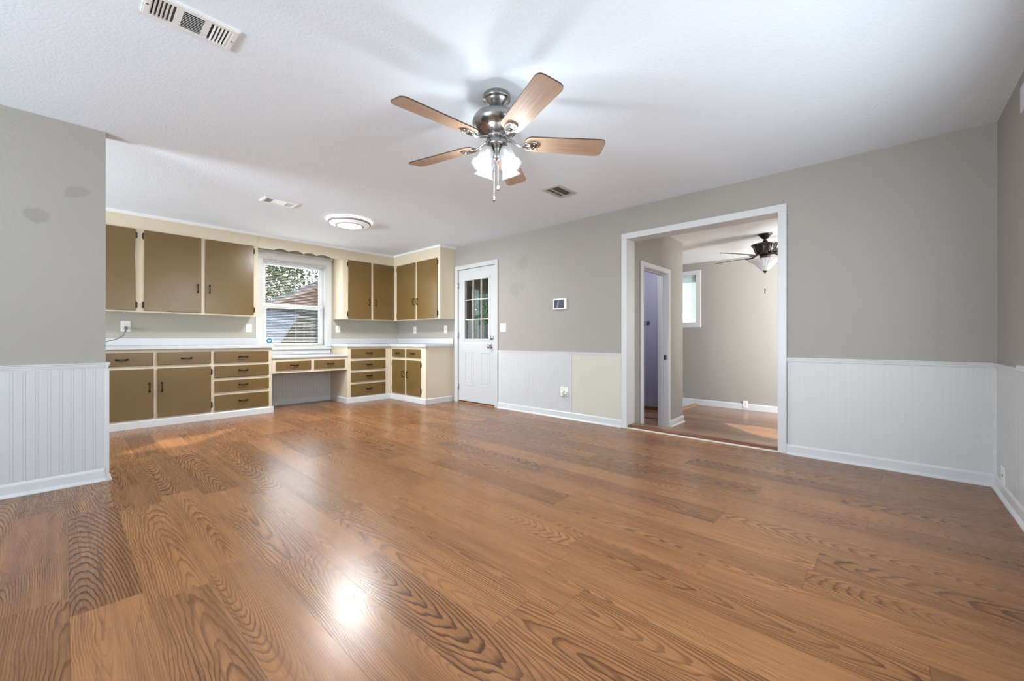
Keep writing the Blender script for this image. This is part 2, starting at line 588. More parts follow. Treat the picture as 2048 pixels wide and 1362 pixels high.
# ------------------------------------------------------------------ dimensions
H = 2.44
XW = 4.204          # face of the long right-hand wall
XB = 4.374          # its back
YN = -0.555         # near wall
YK = 6.70           # kitchen wall
YP = 4.04           # partition face
XL = -4.2
ZF = -0.187         # floor of the back room, one step down
ZC = 2.354          # its ceiling
DY0, DY1, DZ = 4.17, 4.982, 2.068        # garden door
OY0, OY1, OZ = 0.69, 2.106, 2.092        # cased opening

# ------------------------------------------------------------------ floors, ceilings
b = B(); b.box(XL - .15, XW + .03, YN - .15, YK + .15, -0.05, 0)
struct(b.obj('floor', M_FLOOR))
b = B(); b.box(XW + .03, 7.8, -1.15, 4.3, ZF - .05, ZF)
struct(b.obj('floor_back_room', M_FLOOR2))
b = B(); b.box(6.72, 7.65, 2.53, 4.2, ZF, ZF + 0.012)
struct(b.obj('floor_hall', M_PALEFLOOR))
b = B(); b.box(XL - .15, XB, YN - .15, YK + .15, H, H + .08)
struct(b.obj('ceiling', M_CEIL))
b = B(); b.box(XB, 7.8, -1.15, 4.3, ZC, ZC + .08)
struct(b.obj('ceiling_back_room', M_CEIL2))

# ------------------------------------------------------------------ walls
b = B()
for y0, y1, z0, z1 in ((YN - .15, OY0 - .02, ZF - .05, H), (OY0 - .02, OY1 + .02, OZ + .02, H), (OY0 - .02, OY1 + .02, ZF - .05, -0.03), (OY1 + .02, DY0 - .03, ZF - .05, H),
                       (DY0 - .03, DY1 + .03, DZ + .03, H), (DY1 + .03, YK + .15, ZF - .05, H)):
    b.box(XW, XB, y0, y1, z0, z1)
struct(b.obj('wall_right', M_WALLR))
KX0, KX1, KZ0, KZ1 = 1.945, 2.868, 0.895, 2.178          # kitchen window opening
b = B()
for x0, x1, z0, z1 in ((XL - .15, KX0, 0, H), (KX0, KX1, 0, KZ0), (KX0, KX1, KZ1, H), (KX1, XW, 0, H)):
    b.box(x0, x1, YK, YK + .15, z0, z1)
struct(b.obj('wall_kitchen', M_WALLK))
NX0, NX1, NZ0, NZ1 = 0.40, 3.12, 0.86, 2.10
b = B()
for x0, x1, z0, z1 in ((XL - .15, NX0, 0, H), (NX0, NX1, 0, NZ0), (NX0, NX1, NZ1, H), (NX1, XW, 0, H)):
    b.box(x0, x1, YN - .15, YN, z0, z1)
struct(b.obj('wall_near', M_WALL))
b = B()
for y0, y1, z0, z1 in ((YN, 0.45, 0, H), (0.45, 2.75, 0, .35), (0.45, 2.75, 2.32, H), (2.75, 4.22, 0, H), (4.22, 6.0, 0, 1.05), (4.22, 6.0, 2.30, H), (6.0, YK, 0, H)):
    b.box(XL - .15, XL, y0, y1, z0, z1)
struct(b.obj('wall_left', M_WALL))
b = B(); b.box(XL, 0.197, YP, YP + .12, 0, H)
struct(b.obj('wall_partition', M_WALLP))

# back room, bathroom, hall beyond
HX = 5.93
HY = 2.125
b = B()
for x0, x1, z0, z1 in ((XB, 4.62, ZF, ZC), (4.62, 5.38, 1.86, ZC), (5.38, HX, ZF, ZC)):
    b.box(x0, x1, HY, HY + .12, z0, z1)
b.box(HX - .12, HX, HY + .12, 2.41, ZF, ZC)
b.box(HX - .12, 6.72, 2.41, 2.426, ZF, ZC)
b.box(6.66, 6.72, 2.426, 4.2, ZF, ZC)
struct(b.obj('wall_hall', M_WALL))
b = B()
b.box(6.585, 6.64, 2.44, 3.72, ZF, ZC)
b.box(XB + .005, 6.585, 3.62, 3.72, ZF, ZC)
b.box(XB + .003, XB + .02, HY + .125, 3.62, ZF, ZC)
b.box(5.80, 6.585, 2.428, 2.438, ZF, ZC); b.box(5.80, 5.808, HY + .125, 2.428, ZF, ZC)
struct(b.obj('wall_bathroom', M_PURPLE))
FX = 7.65
WY0, WY1, WZ0, WZ1 = 2.505, 3.30, 1.285, 2.142
b = B()
for y0, y1, z0, z1 in ((-1.15, WY0, ZF, ZC), (WY0, WY1, ZF, WZ0), (WY0, WY1, WZ1, ZC), (WY1, 4.3, ZF, ZC)):
    b.box(FX, FX + .15, y0, y1, z0, z1)
b.box(6.72, FX, 4.2, 4.3, ZF, ZC)
struct(b.obj('wall_back_room_far', M_WALL))
b = B()
for x0, x1, z0, z1 in ((XB, 5.2, ZF, ZC), (5.2, 6.8, ZF, .5), (5.2, 6.8, 1.9, ZC), (6.8, FX, ZF, ZC)):
    b.box(x0, x1, -1.15, -1.0, z0, z1)
struct(b.obj('wall_back_room_near', M_WALL))


# ------------------------------------------------------------------ wainscot: beadboard, rails, baseboards
def bead_profile(a0, a1, pitch, depth, t):
    """cross-section of beadboard from a0 to a1; offset 0 = wall, t = face"""
    pts = [(a0, 0.0), (a0, t)]
    a = a0 + pitch * 0.5
    g = min(0.0035, pitch * .09)
    bw = min(0.009, pitch * .2)
    while a < a1 - bw * 2 - 2 * g:
        pts += [(a, t), (a + g * .5, t - depth), (a + g, t), (a + g + bw, t), (a + 1.5 * g + bw, t - depth), (a + 2 * g + bw, t)]
        a += pitch
    pts += [(a1, t), (a1, 0.0)]
    return pts


def bead(name, m, wall, a0, a1, z0, z1, pitch, depth=0.003, t=0.008):
    b = B()
    pr = bead_profile(a0, a1, pitch, depth, t)
    if wall == 'right': pts = [(XW - o, a) for a, o in pr]
    elif wall == 'near': pts = [(a, YN + o) for a, o in pr]
    elif wall == 'partition': pts = [(a, YP - o) for a, o in pr]
    elif wall == 'kitchen': pts = [(a, YK - o) for a, o in pr]
    b.prism(pts, 'z', z0, z1)
    return struct(b.obj(name, m))


RAILP = [(0, 0), (.008, 0), (.010, .010), (.013, .012), (.013, .020), (.017, .023), (.017, .031), (.022, .034), (.022, .040), (0, .040)]
BASEP = [(0, 0), (.030, 0), (.030, .006), (.024, .016), (.016, .022), (.015, .070), (.012, .080), (.006, .090), (0, .092)]


def run(name, prof, wall, a0, a1, z, m=M_TRIM, off=0.0, flip=None):
    b = B()
    if wall == 'right': b.prism([(XW - off - o, z + h) for o, h in prof], 'y', a0, a1)
    elif wall == 'near': b.prism([(YN + off + o, z + h) for o, h in prof], 'x', a0, a1)
    elif wall == 'partition': b.prism([(YP - off - o, z + h) for o, h in prof], 'x', a0, a1)
    elif wall == 'kitchen': b.prism([(YK - off - o, z + h) for o, h in prof], 'x', a0, a1)
    elif wall == 'farx': b.prism([(FX - off - o, z + h) for o, h in prof], 'y', a0, a1)
    elif wall == 'hall': b.prism([(HY - off - o, z + h) for o, h in prof], 'x', a0, a1)
    return struct(b.obj(name, m))


ZR = 0.789
bead('wall_right_beadboard', M_BEAD, 'right', 2.842, DY0 - .075, 0.05, ZR + .01, 0.040, 0.0012)
bead('wall_right_beadboard_cream', M_BEADC, 'right', OY1 + .07, 2.838, 0.05, ZR + .01, 0.040, 0.0011, 0.0075)
bead('wall_right_beadboard_corner', M_BEADG, 'right', YN, OY0 - .07, 0.05, ZR + .01, 0.038, 0.0005)
bead('wall_near_beadboard', M_BEAD, 'near', XL, XW - .008, 0.05, ZR + .01, 0.040, 0.002)
bead('wall_partition_beadboard', M_BEAD, 'partition', XL, 0.19, 0.05, ZR + .01, 0.0519, 0.0018)
run('trim_1', RAILP, 'right', OY1 + .066, DY0 - .07, ZR)
run('trim_2', RAILP, 'right', YN, OY0 - .066, ZR)
run('trim_3', RAILP, 'near', XL, XW, ZR)
b = B(); b.prism([(YP - o, ZR - .006 + h) for o, h in RAILP], 'x', XL, 0.197)
b.prism([(0.197 + o, ZR - .006 + h) for o, h in RAILP], 'y', YP - .022, YP + .12)
struct(b.obj('trim_4', M_TRIM))
b = B()
b.box(.188, .214, YP - .016, YP + .004, .06, ZR - .006, .002); b.box(.197, .213, YP - .002, YP + .12, .06, ZR - .006, .002)
struct(b.obj('trim_5', M_TRIM))
b = B(); b.box(XW - .014, XW, YN, YN + .02, .08, ZR, .002); b.box(XW - .024, XW - .012, YN, YN + .012, .08, ZR, .002)
struct(b.obj('trim_6', M_TRIM))
b = B(); b.box(XW - .014, XW, OY0 - .088, OY0 - .078, .08, ZR, .002)
struct(b.obj('trim_7', M_TRIM))
run('baseboard_right', BASEP, 'right', OY1 + .066, DY0 - .07, 0)
run('baseboard_right_corner', BASEP, 'right', YN, OY0 - .066, 0)
run('baseboard_near', BASEP, 'near', XL, XW - .001, 0)
b = B(); b.prism([(YP - o, h) for o, h in BASEP], 'x', XL, 0.197)
b.prism([(0.197 + o, h) for o, h in BASEP], 'y', YP - .030, YP + .12)
struct(b.obj('baseboard_partition', M_TRIM))
run('baseboard_back_room', [(0, 0), (.016, 0), (.014, .085), (.006, .10), (0, .10)], 'farx', -1.0, 4.2, ZF)
b = B(); b.prism([(HY - o, ZF + h) for o, h in BASEP], 'x', 5.44, HX + .012)
b.prism([(HX + o * .6, ZF + h) for o, h in BASEP], 'y', HY - .018, 2.41)
struct(b.obj('baseboard_hall', M_TRIM))
b = B(); b.box(6.560, 6.585, 2.44, 3.62, ZF, ZF + .055)
struct(b.obj('baseboard_bathroom', mat('dark_brown_base', (0.09, 0.035, 0.015), 0.4)))
b = B(); b.box(5.865, 5.885, 2.3, 3.6, ZF, ZF + .004)
struct(b.obj('trim_8', M_DARKGAP))
b = B(); b.box(6.577, 6.585, 2.44, 3.62, ZF + .055, 1.0, .002)
struct(b.obj('trim_9', M_PURPLE))

# cased opening: jamb lining and casing
b = B()
b.box(XW - .004, XB + .004, OY1, OY1 + .02, ZF, OZ); b.box(XW - .004, XB + .004, OY0 - .02, OY0, ZF, OZ); b.box(XW - .004, XB + .004, OY0 - .02, OY1 + .02, OZ, OZ + .02)
struct(b.obj('trim_10', M_TRIM))
b = B()
c = .066
for y0, y1, z0, z1 in ((OY1, OY1 + c, 0, OZ), (OY0 - c, OY0, 0, OZ), (OY0 - c, OY1 + c, OZ, OZ + c)):
    b.box(XW - .020, XW, y0, y1, z0, z1, .003)
struct(b.obj('trim_11', M_TRIM))
# threshold: cream strip, red-brown nosing
b = B(); b.box(XW - .022, XW + .005, OY0 - .0, OY1 + .0, 0.0, .014, .003)
struct(b.obj('trim_12', mat('cream_strip', (0.70, 0.64, 0.55), 0.5)))
b = B(); b.prism([(XW + .003, 0.0), (XB, 0.0), (XB, .034), (XW + .02, .036), (XW + .006, .030), (XW - .002, .018)], 'y', OY0, OY1)
struct(b.obj('trim_13', M_NOSE))
b = B(); b.box(XW + .05, XB + .02, OY0 + .001, OY1 - .001, .0342, .0365)
struct(b.obj('trim_14', M_FLOOR2))
b = B(); b.prism([(2.455, ZF), (2.53, ZF), (2.53, ZF + .02), (2.50, ZF + .022), (2.47, ZF + .012)], 'x', 6.73, 7.634)
struct(b.obj('trim_15', M_NOSE2))

# bathroom door frame
b = B()
b.box(4.62, 4.632, HY - .004, HY + .124, ZF, 1.848); b.box(5.368, 5.38, HY - .004, HY + .124, ZF, 1.848); b.box(4.62, 5.38, HY - .004, HY + .124, 1.848, 1.86)
b.box(5.356, 5.368, HY + .05, HY + .085, ZF, 1.836, .002); b.box(4.632, 5.368, HY + .05, HY + .085, 1.836, 1.848, .002); b.box(4.632, 4.644, HY + .05, HY + .085, ZF, 1.836, .002)
b.box(4.566, 4.626, HY - .018, HY, ZF, 1.854, .003); b.box(5.374, 5.442, HY - .018, HY, ZF, 1.854, .003); b.box(4.566, 5.442, HY - .018, HY, 1.854, 1.91, .003)
fr2 = struct(b.obj('door_2', M_TRIM))
b = B(); b.box(5.3645, 5.3685, HY + .008, HY + .045, .71, .78, .001); b.mi = 1; b.box(5.363, 5.366, HY + .018, HY + .034, .725, .765)
b.obj('strike_plate', [M_NICKEL, M_SLOT], fr2)

# ------------------------------------------------------------------ garden door (door_1)
b = B()
for y0, y1, z0, z1 in ((DY0 - .068, DY0 - .004, 0, DZ + .004), (DY1 + .004, DY1 + .078, 0, DZ + .004), (DY0 - .068, DY1 + .078, DZ + .004, DZ + .068)):
    b.box(XW - .020, XW, y0, y1, z0, z1, .004)
b.box(XW - .004, XB, DY0 - .03, DY0 - .004, 0, DZ + .03); b.box(XW - .004, XB, DY1 + .004, DY1 + .03, 0, DZ + .03); b.box(XW - .004, XB, DY0 - .03, DY1 + .03, DZ + .004, DZ + .03)
struct(b.obj('trim_16', M_DOOR))
GY0, GY1, GZ0, GZ1 = 4.304, 4.839, 0.990, 1.893
xd0, xd1 = XW + .008, XW + .052
b = B()
for y0, y1, z0, z1 in ((DY0, GY0, .028, DZ), (GY1, DY1, .028, DZ), (GY0, GY1, .028, GZ0), (GY0, GY1, GZ1, DZ)):
    b.box(xd0, xd1, y0, y1, z0, z1)
door = struct(b.obj('door_1', M_DOOR))
b = B()       # raised lip round the glass
for y0, y1, z0, z1 in ((GY0 - .032, GY0 + .004, GZ0 - .032, GZ1 + .032), (GY1 - .004, GY1 + .032, GZ0 - .032, GZ1 + .032), (GY0, GY1, GZ0 - .032, GZ0 + .004), (GY0, GY1, GZ1 - .004, GZ1 + .032)):
    b.box(xd0 - .010, xd0 + .002, y0, y1, z0, z1, .004)
b.obj('glass_frame', M_DOOR, door)
for (y0, y1) in ((4.640, 4.848), (4.279, 4.484)):      # two moulded panels
    b = B()
    z0, z1 = .272, .797
    w_ = .022
    for (p0, p1, q0, q1) in ((y0, y0 + w_, z0, z1), (y1 - w_, y1, z0, z1), (y0 + w_ - .004, y1 - w_ + .004, z0, z0 + w_), (y0 + w_ - .004, y1 - w_ + .004, z1 - w_, z1)):
        b.box(xd0 - .006, xd0 + .004, p0, p1, q0, q1, .003)
    b.box(xd0 - .004, xd0 + .004, y0 + .042, y1 - .042, z0 + .042, z1 - .042, .0035)
    b.obj('panel', M_DOOR, door)
b = B(); b.box(xd0 + .020, xd0 + .026, GY0, GY1, GZ0, GZ1)
b.obj('glass', M_GLASS, door)
b = B()
for k in (1, 2):
    y = GY0 + (GY1 - GY0) * k / 3; b.box(xd0 + .008, xd0 + .030, y - .007, y + .007, GZ0, GZ1)
    z = GZ0 + (GZ1 - GZ0) * k / 3; b.box(xd0 + .009, xd0 + .029, GY0, GY1, z - .007, z + .007)
b.obj('muntins', mat('muntin_beige', (0.62, 0.58, 0.52), 0.4), door)
for nm, z, y in (('deadbolt', 1.011, 4.238), ('door_knob', .880, 4.259)):
    b = B()
    Mx = frame((xd0, y, z), (0, 1, 0), (-1, 0, 0))
    if nm == 'deadbolt':
        b.lathe([(.033, 0), (.033, .010), (.028, .017), (.012, .019), (0, .019)], Mx, 28)
        b.box(xd0 - .036, xd0 - .016, y - .007, y + .007, z - .018, z + .018, .004)
    else:
        b.lathe([(.033, 0), (.032, .006), (.018, .012), (.012, .022), (.012, .034), (.022, .042), (.029, .054), (.027, .066), (.014, .073), (0, .074)], Mx, 28)
    b.obj(nm, M_CHROME, door)
b = B()
b.lathe([(.016, 0), (.016, .004), (.011, .006), (0, .006)], frame((xd0, 4.345, .905), (0, 1, 0), (-1, 0, 0)), 20)
b.obj('hole_cover', M_DOOR, door)
for z in (.238, 1.045, 1.828):
    b = B(); b.tube([(XW - .006, DY1 + .006, z - .045), (XW - .006, DY1 + .006, z + .045)], .0065, 10); b.box(XW - .006, XW + .004, DY1 - .010, DY1 + .004, z - .044, z + .044)
    b.obj('hinge', M_NICKEL, door)
b = B(); b.box(xd0 + .004, xd1, DY0, DY1, 0.004, .0275)
b.obj('door_sweep', M_DARKGAP, door)
b = B(); b.prism([(XW - .012, 0), (XB, 0), (XB, .012), (XW + .004, .012)], 'y', DY0 - .006, DY1 + .006)
struct(b.obj('trim_17', mat('brown_sill', (0.28, 0.13, 0.05), 0.4)))


# ------------------------------------------------------------------ cabinet hardware
def local(c, along, normal):
    al = Vector(along).normalized(); no = Vector(normal).normalized()
    sd = no.cross(al)
    return lambda a, n, s: Vector(c) + al * a + no * n + sd * s


def bail_pull(parent, c, along, normal, droop, m=M_IRON):
    """spindle pull with two posts; droop: unit vector the loose bail hangs to, or None"""
    P = local(c, along, normal)
    b = B()
    for sgn in (-1, 1):
        b.lathe([(.011, 0), (.011, .003), (.006, .006), (.0045, .022), (.007, .026), (0, .028)], frame(P(sgn * .045, 0, 0), along, normal), 10)
    n = 19
    pts, rad = [], []
    for k in range(n):
        q = -1 + 2 * k / (n - 1)
        pts.append(P(q * .050, .024 + .004 * (1 - q * q), 0))
        rad.append(.0032 + .0032 * abs(cos(q * pi * 2.0)) * (1 - .4 * abs(q)))
    b.tube(pts, rad, 8)
    if droop is not None:
        dv = Vector(droop)
        b.tube([P(q * .045, .018, 0) + dv * (.020 * (1 - q * q)) for q in [-1 + 2 * k / 12 for k in range(13)]], .0026, 6)
        b.tube([P(q * .05, .004, 0) - dv * (.004 * cos(q * pi * 3)) for q in [-1 + 2 * k / 16 for k in range(17)]], .0030, 6)
    return b.obj('handle', m, parent)


def hinge(parent, c, side, normal, m=M_HINGE):
    """small curved surface hinge, long axis vertical; side = direction from door edge out onto the frame"""
    s = Vector(side); n = Vector(normal)
    b = B()
    pts = [(-.004, -.040), (.004, -.040), (.013, -.030), (.017, -.014), (.013, 0), (.017, .014), (.013, .030), (.004, .040), (-.004, .040)]
    M = Matrix.Identity(4)
    zc = Vector((0, 0, 1))
    for k in range(3):
        M[k][0] = s[k]; M[k][1] = zc[k]; M[k][2] = n[k]; M[k][3] = c[k]
    b.prism(pts, 'z', -.002, .007, M)
    b.tube([Vector(c) - zc * .036 + n * .008, Vector(c) + zc * .036 + n * .008], .004, 8)
    return b.obj('hinge', m, parent)


def panel_y(root, name, x0, x1, z0, z1, yf, m=M_BROWN, t=.018):
    """door or drawer front on a face looking to -Y"""
    b = B(); b.box(x0, x1, yf - t, yf, z0, z1, .0045, 2)
    return b.obj(name, m, root)


def panel_x(root, name, y0, y1, z0, z1, xf, m=M_BROWN, t=.018):
    b = B(); b.box(xf - t, xf, y0, y1, z0, z1, .0045, 2)
    return b.obj(name, m, root)


NY = (0, -1, 0)
NXm = (-1, 0, 0)

# ------------------------------------------------------------------ wall cabinets, left of the window
YU = 6.37
ZU0, ZU1 = 1.298, 2.405
ct = thing('wall_cabinet', (0.6, 6.535, ZU0), 'long cream wall cabinet with brown doors left of the kitchen window', 'cabinet', 'kitchen wall cabinets')
b = B(); b.box(-.62, 1.797, YU + .018, YK, ZU0, 2.43)
b.obj('cabinet_body', M_CREAM, ct)
b = B()
ends = [(-.62, -.58), (-.045, .013), (.553, .625), (1.164, 1.207), (1.742, 1.797)]
for x0, x1 in ends: b.box(x0 - .01 * (x0 > -.6), x1 + .01 * (x1 < 1.79), YU, YU + .018, ZU0, 2.43, .0015)
b.box(-.618, 1.795, YU + .0005, YU + .017, ZU0 + .0006, 1.325); b.box(-.618, 1.795, YU + .0005, YU + .017, 2.245, 2.429)
b.obj('face_frame', M_CREAM, ct)
for x0, x1, hs, hx in ((-.58, -.045, -1, -.085), (.013, .553, 1, .052), (.625, 1.164, -1, 1.127), (1.207, 1.742, 1, 1.249)):
    d = panel_y(ct, 'door', x0, x1, 1.315, 2.255, YU)
    hxx = x1 if hs > 0 else x0
    for z in (1.385, 2.185): hinge(d, (hxx + hs * .001, YU - .004, z), (hs, 0, 0), NY)
    bail_pull(d, (hx, YU - .018, 1.622), (0, 0, 1), NY, None)

# wall cabinet right of the window, on the kitchen wall
XU = 3.905
ct = thing('wall_cabinet', (3.4, 6.535, ZU0), 'cream wall cabinet with brown doors between kitchen window and room corner', 'cabinet', 'kitchen wall cabinets')
b = B(); b.box(2.985, 3.925, YU + .018, YK, ZU0 + .012, 2.43)
b.obj('cabinet_body', M_CREAM, ct)
b = B()
for x0, x1 in ((2.985, 3.08), (3.457, 3.516), (3.90, 3.925)): b.box(x0, x1, YU, YU + .018, ZU0 + .012, 2.43, .0015)
b.box(2.987, 3.923, YU + .0005, YU + .017, ZU0 + .0126, 1.33); b.box(2.987, 3.923, YU + .0005, YU + .017, 2.25, 2.429)
b.obj('face_frame', M_CREAM, ct)
for x0, x1, hs, hx in ((3.070, 3.467, -1, 3.428), (3.506, 3.895, 1, 3.546)):
    d = panel_y(ct, 'door', x0, x1, 1.320, 2.260, YU)
    hxx = x1 if hs > 0 else x0
    for z in (1.39, 2.19): hinge(d, (hxx + hs * .001, YU - .004, z), (hs, 0, 0), NY)
    bail_pull(d, (hx, YU - .018, 1.600), (0, 0, 1), NY, None)

# wall cabinet on the long wall, beside the garden door
ct = thing('wall_cabinet', (4.05, 5.7, ZU0), 'cream wall cabinet with brown doors on the side wall by the white door', 'cabinet', 'kitchen wall cabinets')
b = B(); b.box(XU + .018, XW, 5.066, YK - .001, ZU0 + .008, 2.43)
b.obj('cabinet_body', M_CREAM, ct)
b = B()
for y0, y1 in ((5.066, 5.135), (5.685, 5.725), (6.235, 6.369)): b.box(XU, XU + .018, y0, y1, ZU0 + .008, 2.43, .0015)
b.box(XU + .0005, XU + .017, 5.068, 6.367, ZU0 + .0086, 1.33); b.box(XU + .0005, XU + .017, 5.068, 6.367, 2.24, 2.429)
b.obj('face_frame', M_CREAM, ct)
for y0, y1, hs, hy in ((5.124, 5.665, -1, 5.635), (5.710, 6.256, 1, 5.742)):
    d = panel_x(ct, 'door', y0, y1, 1.318, 2.250, XU)
    hyy = y1 if hs > 0 else y0
    for z in (1.39, 2.18): hinge(d, (XU - .004, hyy + hs * .001, z), (0, hs, 0), NXm)
    bail_pull(d, (XU - .018, hy, 1.600), (0, 0, 1), NXm, None)

# crown strip where cabinets meet the ceiling
b = B()
CR = [(0, 0), (.010, 0), (.022, .020), (.026, .033), (0, .033)]
b.prism([(YU - o, 2.407 + h) for o, h in CR], 'x', XL, XU + .001)
b.prism([(XU - o, 2.407 + h) for o, h in CR], 'y', 5.066 - .026, YU)
b.prism([(5.066 - o, 2.407 + h) for o, h in CR], 'x', XU, XW)
struct(b.obj('trim_18', mat('crown_white', (0.78, 0.78, 0.78), 0.4)))

# scalloped valance over the window
b = B()
pts = [(1.797, 2.43), (1.797, 2.245), (2.003, 2.250)]
knots = [2.003, 2.197, 2.400, 2.590, 2.801]
for k0, k1 in zip(knots, knots[1:]):
    for q in range(1, 13):
        f = q / 12
        pts.append((k0 + (k1 - k0) * f, 2.251 + .030 * sin(pi * f) ** .8 if 0 < f < 1 else 2.251))
pts += [(2.985, 2.245), (2.985, 2.43)]
b.prism(pts[::-1], 'y', YU + .001, YU + .018)
tag(b.obj('valance', M_CREAM), 'cream wooden valance with scalloped lower edge above the kitchen window', 'valance')

# ------------------------------------------------------------------ base cabinets
YB = 6.11
TK = [(0, 0), (.016, 0), (.013, .070), (.006, .080), (0, .082)]
ct = thing('base_cabinet', (0.9, 6.4, 0), 'long cream base cabinet with brown doors and drawers left of the desk', 'cabinet', 'kitchen base cabinets')
b = B(); b.box(-.62, 1.888, YB + .018, YK, .0, .868)
b.obj('cabinet_body', M_CREAM, ct)
b = B()
for x0, x1 in ((-.62, -.36), (.29, .335), (.672, .722), (1.205, 1.26), (1.84, 1.888)): b.box(x0, x1, YB, YB + .018, .08, .868, .0015)
for z0, z1 in ((.08, .107), (.830, .868), (.648, .698)): b.box(-.618, 1.886, YB + .0005, YB + .017, z0 + .0006, z1 - .0006)
for z0, z1 in ((.505, .515), (.47, .52), (.285, .335)): b.box(1.25, 1.85, YB + .0005, YB + .017, z0, z1)
b.obj('face_frame', M_CREAM, ct)
b = B(); b.prism([(YB - .0 - o, h) for o, h in TK], 'x', -.62, 1.906); b.prism([(1.888 + o, h) for o, h in TK], 'y', YB - .016, YB + .12)
b.obj('toe_board', M_TRIM, ct)
for x0, x1, hx in ((-.36, .02, -.17), (.311, .678, .455) if False else (.04, .678, .42), (.715, 1.213, .974), (1.250, 1.846, 1.553)):
    d = panel_y(ct, 'drawer', x0, x1, .691, .836, YB)
    bail_pull(d, (hx, YB - .018, .762), (1, 0, 0), NY, (0, 0, -1))
for x0, x1, hs, hx in ((.04, .682, -1, .645), (.716, 1.213, 1, .753)):
    d = panel_y(ct, 'door', x0, x1, .101, .654, YB)
    hxx = x1 if hs > 0 else x0
    for z in (.18, .585): hinge(d, (hxx + hs * .001, YB - .004, z), (hs, 0, 0), NY)
    bail_pull(d, (hx, YB - .018, .445), (0, 0, 1), NY, None)
for z0, z1 in ((.510, .655), (.329, .472), (.099, .291)):
    d = panel_y(ct, 'drawer', 1.252, 1.849, z0, z1, YB)
    bail_pull(d, (1.553, YB - .018, (z0 + z1) / 2 + .01), (1, 0, 0), NY, (0, 0, -1))

# worktop left
ct = thing('worktop', (0.6, 6.4, .868), 'white laminate worktop with low backsplash left of the kitchen window', 'worktop')
b = B(); b.box(-.62, 1.897, YB - .03, YK - .001, .870, .909, .004, 2)
b.obj('top', M_LAM, ct)
b = B(); b.box(-.62, 1.884, YK - .020, YK - .001, .909, 1.001, .004, 2)
b.obj('backsplash', M_LAM, ct)

# desk between the base cabinets
ct = thing('desk', (2.41, 6.4, .515), 'white topped built-in desk with two brown drawers under the kitchen window', 'desk')
b = B(); b.box(1.890, 2.938, YB - .02, YK - .001, .722, .752, .004, 2)
b.obj('desk_top', M_LAM, ct)
b = B(); b.box(1.890, 2.938, YB + .018, YB + .45, .560, .721); b.box(1.890, 2.938, YB, YB + .018, .517, .721, .0015)
b.obj('apron', M_CREAM, ct)
for x0, x1, hx in ((1.939, 2.396, 2.168), (2.440, 2.892, 2.67)):
    d = panel_y(ct, 'drawer', x0, x1, .558, .680, YB)
    bail_pull(d, (hx, YB - .018, .625), (1, 0, 0), NY, (0, 0, -1))
bead('wall_kitchen_beadboard', M_BEAD, 'kitchen', 1.89, 2.935, .06, .72, .042, .002)
run('baseboard_kitchen', [(0, 0), (.022, 0), (.020, .075), (.012, .085), (0, .09)], 'kitchen', 1.89, 2.935, 0)

# base cabinet right of the desk
XR = 3.685
ct = thing('base_cabinet', (3.3, 6.4, 0), 'cream base cabinet with four brown drawers right of the desk', 'cabinet', 'kitchen base cabinets')
b = B(); b.box(2.940, XR - .022, YB + .018, YK, 0, .868)
b.obj('cabinet_body', M_CREAM, ct)
b = B()
for x0, x1 in ((2.940, 3.0), (3.565, XR + .018)): b.box(x0, min(x1, XR - .002), YB, YB + .018, .08, .868, .0015)
for z0, z1 in ((.08, .107), (.828, .868), (.645, .695), (.468, .518), (.280, .330)): b.box(2.942, XR - .004, YB + .0005, YB + .017, z0 + .0006, z1 - .0006)
b.obj('face_frame', M_CREAM, ct)
b = B(); b.prism([(YB - o, h) for o, h in TK], 'x', 2.924, XR); b.prism([(2.940 - o, h) for o, h in TK], 'y', YB - .016, YK - .02)
b.obj('toe_board', M_TRIM, ct)
for z0, z1 in ((.691, .833), (.511, .648), (.323, .470), (.100, .286)):
    d = panel_y(ct, 'drawer', 2.989, 3.574, z0, z1, YB)
    bail_pull(d, (3.285, YB - .018, (z0 + z1) / 2 + .008), (1, 0, 0), NY, (0, 0, -1))

# base cabinet on the long wall
YE = 5.125
ct = thing('base_cabinet', (3.95, 5.6, 0), 'cream base cabinet with two small drawers over two brown doors by the white door', 'cabinet', 'kitchen base cabinets')
b = B(); b.box(XR + .018, XW, YE, YB - .001, 0, .868)
b.obj('cabinet_body', M_CREAM, ct)
b = B()
for y0, y1 in ((YE, 5.262), (5.62, 5.685), (6.03, 6.109)): b.box(XR, XR + .018, y0, y1, .08, .868, .0015)
for z0, z1 in ((.08, .107), (.822, .868), (.648, .698)): b.box(XR + .0005, XR + .017, YE + .002, 6.107, z0 + .0006, z1 - .0006)
b.obj('face_frame', M_CREAM, ct)
b = B(); b.prism([(XR - o, h) for o, h in TK], 'y', YE - .016, YB); b.prism([(YE - o, h) for o, h in TK], 'x', XR - .016, XW - .021)
b.obj('toe_board', M_TRIM, ct)
for y0, y1, hs, hy in ((5.250, 5.630, -1, 5.592), (5.682, 6.050, 1, 5.715)):
    d = panel_x(ct, 'drawer', y0, y1, .692, .827, XR)
    bail_pull(d, (XR - .018, (y0 + y1) / 2, .765), (0, -1, 0), NXm, (0, 0, -1))
    d = panel_x(ct, 'door', y0, y1, .104, .652, XR)
    hyy = y1 if hs > 0 else y0
    for z in (.185, .585): hinge(d, (XR - .004, hyy + hs * .001, z), (0, hs, 0), NXm)
    bail_pull(d, (XR - .018, hy, .425), (0, 0, 1), NXm, None)

